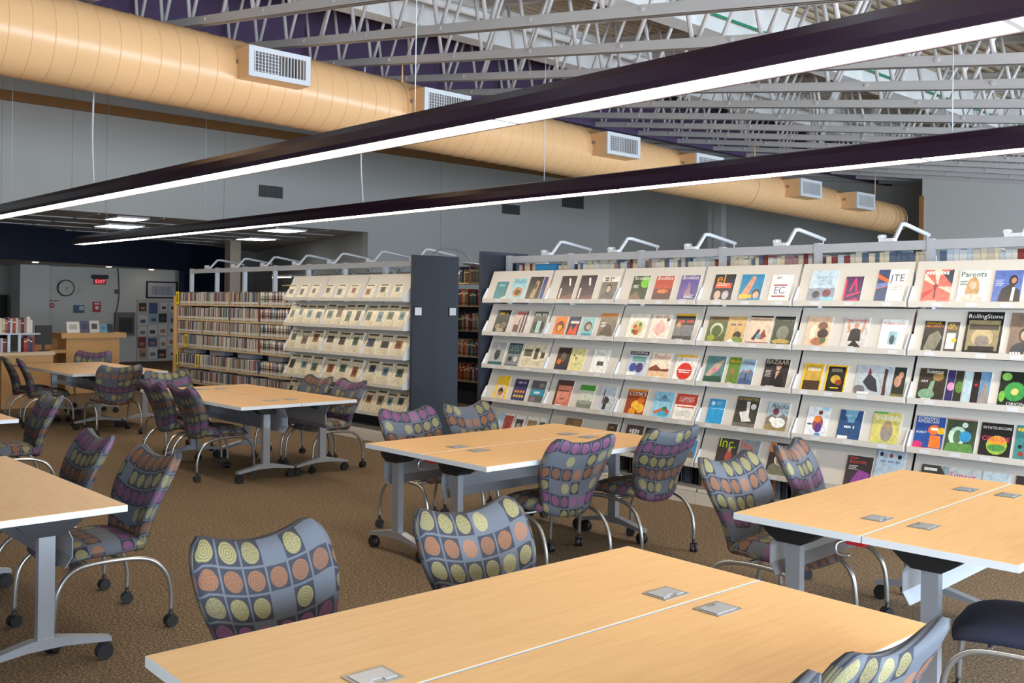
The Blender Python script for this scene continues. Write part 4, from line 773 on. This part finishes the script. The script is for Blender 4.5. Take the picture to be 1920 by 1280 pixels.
'smoke': ('dark magazine with white heading and orange photo', full((60, 54, 54))+[('r', .1, .84, .6, .92, Wt), ('e', .6, .4, .3, .3, (200, 110, 70)), ('p', [(.7, 1), (1, 1), (1, .7)], (150, 170, 180))]), 'sunset': ('pale magazine with a pink title', full((200, 205, 205))+[('e', .8, .4, .2, .4, (90, 60, 50)), ('t', 'Sunset', .45, .78, .84, (214, 40, 140))]),
'pale': ('plain pale blue booklet beside the pink titled magazine', full((200, 215, 224))), 'redspine': ('dark booklet with red stripe on the bottom tier', full((50, 40, 44))+[('r', .3, .8, 1, .95, (190, 30, 50))]),
}
MG = '''0 teal -7.574 .18 .21;0 bear -7.337 .214 .244;0 totem -7.092 .19 .259;0 blueedge -6.893 .05 .257;0 orangeedge -6.843 .07 .25;0 abstract -6.649 .2 .264;0 abstract2 -6.393 .206 .266;0 poet -6.106 .203 .251;0 bkgreen -5.737 .191 .251;0 bkred -5.473 .201 .247;0 bkpurple -5.197 .197 .248;0 el -4.847 .206 .253;0 bluekid -4.579 .212 .249;0 ec -4.293 .186 .24;0 college -3.949 .223 .271;0 magenta -3.653 .14 .217;0 jte -3.405 .216 .269;0 rays -3.058 .202 .262;0 parents -2.813 .195 .253;0 jacket -2.58 .181 .249
1 texas -7.576 .205 .261;1 pinkforest -7.298 .205 .259;1 couple1 -7.016 .2 .251;1 orange -6.701 .159 .204;1 flame -6.52 .154 .207;1 ring -6.331 .15 .2;1 brown -6.12 .223 .249;1 floral -5.769 .217 .249;1 leaf -5.51 .214 .248;1 backroads -5.244 .205 .258;1 garden -4.896 .192 .239;1 tan -4.698 .18 .243;1 peach -4.492 .208 .252;1 mask -4.264 .2 .251;1 crowd -3.972 .206 .257;1 fit -3.665 .198 .258;1 mojo -3.372 .187 .247;1 popmech -3.053 .142 .241;1 popsci -2.896 .087 .236;1 rolling -2.769 .243 .316;1 portrait -2.478 .2 .312
2 archive -7.645 .216 .263;2 history -7.388 .199 .261;2 newsprint -7.172 .34 .257;2 soldier -6.673 .177 .245;2 cream -6.493 .189 .242;2 whitebox -6.208 .2 .244;2 cc -5.763 .216 .249;2 traveler -5.51 .22 .246;2 cr -5.232 .22 .239;2 fish -4.912 .187 .245;2 alaskag -4.688 .115 .245;2 alaskab -4.569 .132 .233;2 bazaar -4.347 .221 .247;2 ngwheat -3.995 .167 .229;2 nggold -3.801 .17 .227;2 bird -3.558 .198 .242;2 heron -3.356 .077 .237;2 galaxy -3.271 .09 .239;2 science -3.084 .192 .245;2 slice1 -2.885 .051 .241;2 slice2 -2.83 .054 .24;2 slice3 -2.769 .053 .24;2 slice4 -2.712 .049 .239;2 slice5 -2.659 .065 .243;2 origins -2.535 .2 .254
3 yellow -7.554 .188 .258;3 navydots -7.285 .197 .242;3 tealband -7.034 .2 .242;3 face -6.688 .216 .273;3 greentop -6.374 .191 .244;3 tower -6.115 .197 .248;3 cooks -5.777 .224 .248;3 boat -5.468 .212 .247;3 current -5.227 .22 .246;3 cyan -4.88 .16 .229;3 human -4.615 .213 .272;3 goat -4.313 .192 .251;3 dancer -3.958 .179 .242;3 navy -3.691 .183 .241;3 wildlife -3.425 .209 .25;3 sciam -3.106 .206 .249;3 frog -2.888 .204 .254;3 sky -2.656 .205 .244;3 tealorb -2.431 .2 .246
4 ltblue -7.538 .1 .218;4 redphoto -7.423 .129 .224;4 blackphoto -7.262 .134 .222;4 tanphoto -7.089 .154 .223;4 greenphoto -6.912 .157 .223;4 shelfpic -6.566 .21 .26;4 lizard -6.029 .188 .254;4 wild -5.803 .2 .268;4 darkof -5.584 .139 .262;4 couple -5.164 .212 .248;4 inc1 -4.789 .199 .257;4 inc2 -4.579 .186 .266;4 blackface -4.298 .215 .275;4 whitecard -4.037 .129 .252;4 newsci -3.63 .201 .252;4 birds -3.408 .212 .322;4 smoke -3.068 .183 .256;4 sunset -2.877 .214 .257;4 pale -2.648 .17 .259;4 redspine -2.434 .163 .259'''
for row in MG.split('\n'):
    for it in row.split(';'):
        r, n, x, w_, h = it.split(); r = int(r); x, w_, h = float(x), float(w_), float(h)
        bay = math.floor((x+w_/2-U1X)/.914); lo = U1X+bay*.914+.026; hi = lo+.858; x1 = min(x+w_, hi); x = max(x, lo); w_ = x1-x
        desc, shp = DS[n]
        leaning('magazine', x, r, w_, h, lambda p, w, h, th, shp=shp: shapes(p, w, h, shp, th, clip=True), desc + ' on the %s tier' % tiers[r], 'magazine', 'magazines on the %s display tier' % tiers[r], th=.006 if w_ > .1 else .005)
        if w_ > .1:
            xc = x+w_*.5-U1X+random.Random(n).uniform(-.04, .04); MB().box((xc-.035, -.3935, LIPZ[r]-.014), (xc+.035, -.3925, LIPZ[r]+.012)).build('label_card', MT['white_metal'], u1)

# ---------------------------------------------------------------- tables
def caster(mb_parent, x, y, r=.035, name='caster'):
    c = MB(); c.tube([(x-.022, y, r), (x-.006, y, r)], r, 14); c.tube([(x+.006, y, r), (x+.022, y, r)], r, 14)
    c.tube([(x, y, r), (x, y, r*2+.012)], .009, 8)
    c.tube([(x-.012, y-.0, r*1.15), (x+.012, y-.0, r*1.15)], r*1.06, 12)
    return c.build(name, MT['black'], mb_parent)
def half_table(name, label, group, loc, rz, L, grommets=True, D=.605, po=0, inset=.22, side=1):
    """flip-top table: length along local x, seam edge at local y=+D/2"""
    t = empty(name, (loc[0], loc[1], 0), rz); tag(t, label, 'table', group)
    MB().box((-L/2+.004, -D/2+.004, .709), (L/2-.004, D/2-.004, .737)).build('tabletop', MT['maple'], t)
    e = MB(); z0, z1 = .707, .736
    e.box((-L/2, -D/2, z0), (L/2, -D/2+.004, z1)); e.box((-L/2, D/2-.004, z0), (L/2, D/2, z1)); e.box((-L/2, -D/2+.004, z0), (-L/2+.004, D/2-.004, z1)); e.box((L/2-.004, -D/2+.004, z0), (L/2, D/2-.004, z1))
    e.build('edge_band', MT['edge'], t)
    if grommets:
        for x in (-L/2+.38, L/2-.38):
            g = MB().box((x-.062, D/2-.15, .737), (x+.062, D/2-.05, .7395)).build('grommet', MT['plate'], t)
            MB().box((x-.05, D/2-.137, .7395), (x+.05, D/2-.08, .7415)).box((x-.05, D/2-.08, .7395), (x-.015, D/2-.066, .7415)).box((x+.02, D/2-.08, .7395), (x+.05, D/2-.066, .7415)).build('flap', MT['silver'], g)
    for sx in (-1, 1):
        x = sx*(L/2-inset)
        MB().box((x-.022, po-.035, .14), (x+.022, po+.035, .64)).build('leg', MT['silver'], t)
        MB().prism([(po+a_, b_) for a_, b_ in ((-.29, .085), (-.29, .105), (-.06, .155), (.06, .155), (.29, .105), (.29, .085), (.08, .11), (-.08, .11))], x-.028, x+.028, 0).build('foot', MT['silver'], t)
        m = MB().prism([(max(-.29, min(.29, po+a_)), b_) for a_, b_ in ((-.17, .706), (.17, .706), (.1, .645), (.06, .62), (-.06, .62), (-.1, .645))], x-.06, x+.06, 0); m.build('tilt_bracket', MT['black'], t)
        for y in (po-.265, po+.265): caster(t, x, y, .037)
        for k in range(5): MB().box((x+sx*-.06, -.12+k*.05, .66), (x+sx*-.064, -.1+k*.05, .7)).build('bracket_rib', MT['grille'], t)
    # folded modesty panel along the length
    y = po+side*.06
    prof = [(y+side*a_, b_) for a_, b_ in ((0, .68), (.004, .68), (.045, .59), (.045, .51), (.015, .46), (.011, .46), (.041, .51), (.041, .59))]
    if side < 0: prof.reverse()
    MB().prism(prof, -L/2+.12, L/2-.12, 0).build('modesty_panel', MT['silver'], t)
    MB().tube([(-L/2+.35, -.02, .665), (L/2-.35, -.02, .665)], .013, 8).build('tilt_bar', MT['black'], t)
    return t
def pair(name, desc, group, cx, cy, rz, L, po=(-.15, .15), inset=.16, g=True, sides=(-1, 1)):
    """two flip-top tables pushed together along their long edges; rz is the direction of the length"""
    ca, sa = math.cos(rz), math.sin(rz)
    for s, wd in ((1, 'left'), (-1, 'right')):
        ox, oy = -sa*.306*s, ca*.306*s
        half_table(name, ('%s, half %s' % (desc, {1: 'away from the windows', -1: 'toward the windows'}[s])), group, (cx+ox, cy+oy), rz+(math.pi if s == 1 else 0), L, g, po=po[0] if s == 1 else po[1], inset=inset, side=sides[0] if s == 1 else sides[1])
R90 = math.pi/2
G = 'maple flip-top tables'
pair('flip_top_table', 'maple flip-top table in the foreground', G, -1.89, 1.985, R90-.033, 1.89, (-.07, .07), .08)
pair('flip_top_table', 'maple flip-top table in front of the magazine display centre', G, -4.80, 4.64, R90, 1.8)
pair('flip_top_table', 'maple flip-top table with the navy chair', G, -1.975, 4.715, R90+.03, 1.8, (-.08, .08))
pair('flip_top_table', 'maple flip-top table next to the two side-on chairs', G, -5.36, 1.165, 0, 1.83, (0, 0))
pair('flip_top_table', 'maple flip-top table cut off by the picture edge', G, -9.05, 1.78, 0, 1.83, (0, 0))
pair('flip_top_table', 'maple flip-top table in front of the newspapers', G, -9.0, 4.75, 0, 2.2, (-.13, .13), .34, sides=(1, 1))
pair('flip_top_table', 'maple flip-top table nearest the lobby', G, -13.7, 4.9, 0, 2.35, (-.13, .13), .34, sides=(1, 1))
# red clips and hooks joining table pairs
for i, (x, y, d) in enumerate(((-4.85, 3.86, 'centre'), (-2.03, 3.93, 'navy chair'))):
    t = empty('table_link', (x, y, .69)); tag(t, 'red handled link clip under the seam of the %s table' % d, 'clip')
    MB().box((-.03, -.03, -.02), (.05, .02, .0)).build('handle', MT['red'], t); MB().tube(crom([(-.02, -.02, .0), (-.06, -.05, -.02), (-.05, -.06, -.06), (.0, -.05, -.06)]), .008, 6).build('hook', MT['chrome'], t)

# ---------------------------------------------------------------- chairs
def grid_shell(nu, nv, fn, uvfn):
    """closed two-sided shell; fn(u,v)->(front,back)"""
    m = MB(); F, B, UF = [], [], []
    for j in range(nv+1):
        for i in range(nu+1):
            u, v = -1+2*i/nu, j/nv; a, b = fn(u, v); F.append(a); B.append(b); UF.append(uvfn(u, v))
    n = len(F); W_ = nu+1; fs = []
    for j in range(nv):
        for i in range(nu):
            a = j*W_+i; fs.append((a, a+1, a+W_+1, a+W_)); fs.append((n+a, n+a+W_, n+a+W_+1, n+a+1))
    bd = [i for i in range(W_)] + [j*W_+nu for j in range(1, nv+1)] + [nv*W_+i for i in range(nu-1, -1, -1)] + [j*W_ for j in range(nv-1, 0, -1)]
    for k in range(len(bd)): a, b = bd[k], bd[(k+1) % len(bd)]; fs.append((b, a, n+a, n+b))
    m.add(F+B, fs, None, True, UF+[(x+.31, y) for x, y in UF]); return m
def sst(x): x = max(0, min(1, x)); return x*x*(3-2*x)
def back_fn(u, v):
    hw = .2+.075*sst(v/.7)-.024*max(0, (v-.75)/.25)**3
    zt = .838+.062*abs(u)**2.0-.045*(max(0, abs(u)-.72)/.28)**3
    zb = .365+.06*abs(u)**3
    z = zb+(zt-zb)*v; x = hw*u
    y = -.225-.15*((z-.36)/.5)**1.3+.03*math.sin((z-.36)/.5*3.1)+.03*u*u*(1-.35*v)
    e = max(0, 1-abs(u)**5)**.5*max(0, 1-abs(2*v-1)**7)**.5; t = .019+.02*e
    return (x, y+t, z), (x*.985, y-t*.9, z)
def seat_fn(u, v):
    w_ = 2*v-1; x = .245*u*math.sqrt(1-.22*w_*w_); y = .02+.235*w_*math.sqrt(1-.22*u*u)
    e = max(0, 1-abs(u)**4)**.5*max(0, 1-abs(w_)**4)**.5; dip = -.035*max(0, w_)**2.5
    return (x, y, .425+.012+.05*e+dip), (x, y, .415-.02*e+dip*.6)
BK = grid_shell(18, 16, back_fn, lambda u, v: (u*.275, v*.49)).mesh('backrest')
ST = grid_shell(14, 14, seat_fn, lambda u, v: (u*.25+1.7, v*.48)).mesh('seat')
# shell faces: front faces of the seat point up
AR = []
for s in (-1, 1):
    x = .262*s
    pts = [(x, -.315, .085), (x, -.315, .17), (x, -.29, .27), (x*.98, -.225, .345), (x*.97, -.12, .378), (x*.97, .08, .385), (x*.98, .18, .365), (x, .24, .3), (x, .262, .2), (x, .268, .085)]
    AR.append(MB().tube(crom(pts, 5), .0125, 10).mesh('side_frame'))
XB = MB(); XB.tube([(-.255, -.06, .383), (.255, -.06, .383)], .01, 8); XB.tube([(-.255, .1, .383), (.255, .1, .383)], .01, 8); XB = XB.mesh('crossbars')
BR = MB(); BR.box((-.09, -.24, .385), (.09, .08, .402)); BR.box((-.04, -.235, .375), (.04, -.205, .44)); BR = BR.mesh('back_bracket')
def caster_mesh():
    c = MB(); r = .031
    c.tube([(-.024, 0, r), (-.005, 0, r)], r, 14); c.tube([(.005, 0, r), (.024, 0, r)], r, 14); c.tube([(0, 0, r), (0, 0, .09)], .01, 8)
    c.prism([(-.03, .03), (-.02, .06), (.012, .068), (.034, .045), (.03, .03)], -.0045, .0045, 0)
    return c.mesh('caster')
CM = caster_mesh()
for m_, k in ((BK, 'fabric'), (ST, 'fabric'), (XB, 'chrome'), (BR, 'black'), (CM, 'black'), (AR[0], 'chrome'), (AR[1], 'chrome')): m_.materials.append(MT[k])
BKN, STN = BK.copy(), ST.copy()
for m_ in (BKN, STN): m_.materials.clear(); m_.materials.append(MT['navy_fabric'])
def chair(x, y, facing, label, navy=False, grp='patterned nesting chairs on casters'):
    """facing = world angle (deg) of the direction the sitter looks"""
    t = empty('nesting_chair', (x, y, 0), math.radians(facing-90)); tag(t, label, 'chair', grp)
    put('backrest', BKN if navy else BK, t); put('seat', STN if navy else ST, t)
    put('side_frame', AR[0], t); put('side_frame', AR[1], t); put('crossbars', XB, t); put('back_bracket', BR, t)
    q = random.Random(int(x*100)+int(y*10))
    for cx, cy in ((-.262, -.315), (.262, -.315), (-.262, .268), (.262, .268)):
        o = put('caster', CM, t, (cx, cy, 0)); o.rotation_euler = (0, 0, q.uniform(-1.2, 1.2))
    return t
P_ = 'circle-patterned chair '
chair(-2.76, 1.72, 3, P_+'facing the foreground table, farther from the centre table')
chair(-2.62, 2.53, -3, P_+'facing the foreground table, beside the centre table')
chair(-1.455, 2.36, 177, P_+'with its back to the windows at the foreground table')
chair(-1.475, 1.745, 179, P_+'with its back to the windows at the outer end of the foreground table')
chair(-5.66, 4.53, 0, P_+'at the centre table on the lobby side, nearer the aisle')
chair(-5.68, 5.18, 5, P_+'at the centre table on the lobby side, nearer the magazines')
chair(-4.385, 4.43, 175, P_+'at the centre table on the window side, back to the foreground')
chair(-4.34, 5.24, 177, P_+'at the centre table on the window side, close to the magazines')
chair(-2.715, 4.49, 0, P_+'tucked in at the table with the navy chair, nearer the foreground')
chair(-2.78, 5.3, 14, P_+'angled at the table with the navy chair, nearer the magazines')
nv = chair(-1.42, 4.12, 195, 'navy blue upholstered chair on casters at the right-hand study table', True, None)
c = chair(-5.1, 1.84, 272, P_+'seen side-on at the end of the left study table')
MB().box((.02, .0, .355), (.12, .012, .38)).build('care_tag', MT['white_metal'], c)
chair(-5.98, 1.84, 268, P_+'half hidden behind the left study table')
chair(-8.64, 2.44, 267, P_+'at the picture-edge table, showing only its backrest')
chair(-8.8, 4.35, 91, P_+'drawn up to the newspaper table, nearest its free corner')
chair(-9.45, 4.34, 90, P_+'drawn up to the newspaper table, behind its neighbour')
chair(-8.54, 5.38, 269, P_+'on the newspaper side of its table, at the corner')
chair(-9.17, 5.38, 271, P_+'on the newspaper side of its table, farther along')
chair(-10.5, 4.75, 0, P_+'at the lobby end of the newspaper table')
chair(-14.2, 4.35, 80, P_+'at the table nearest the lobby, by the low cabinet')
chair(-13.6, 4.36, 78, P_+'at the table nearest the lobby, second from the low cabinet')
chair(-12.36, 4.72, 174, P_+'at the end of the table nearest the lobby, back turned')
chair(-15.2, 5.45, 330, P_+'beyond the table nearest the lobby, by the counter')
# tray and paper at the left table
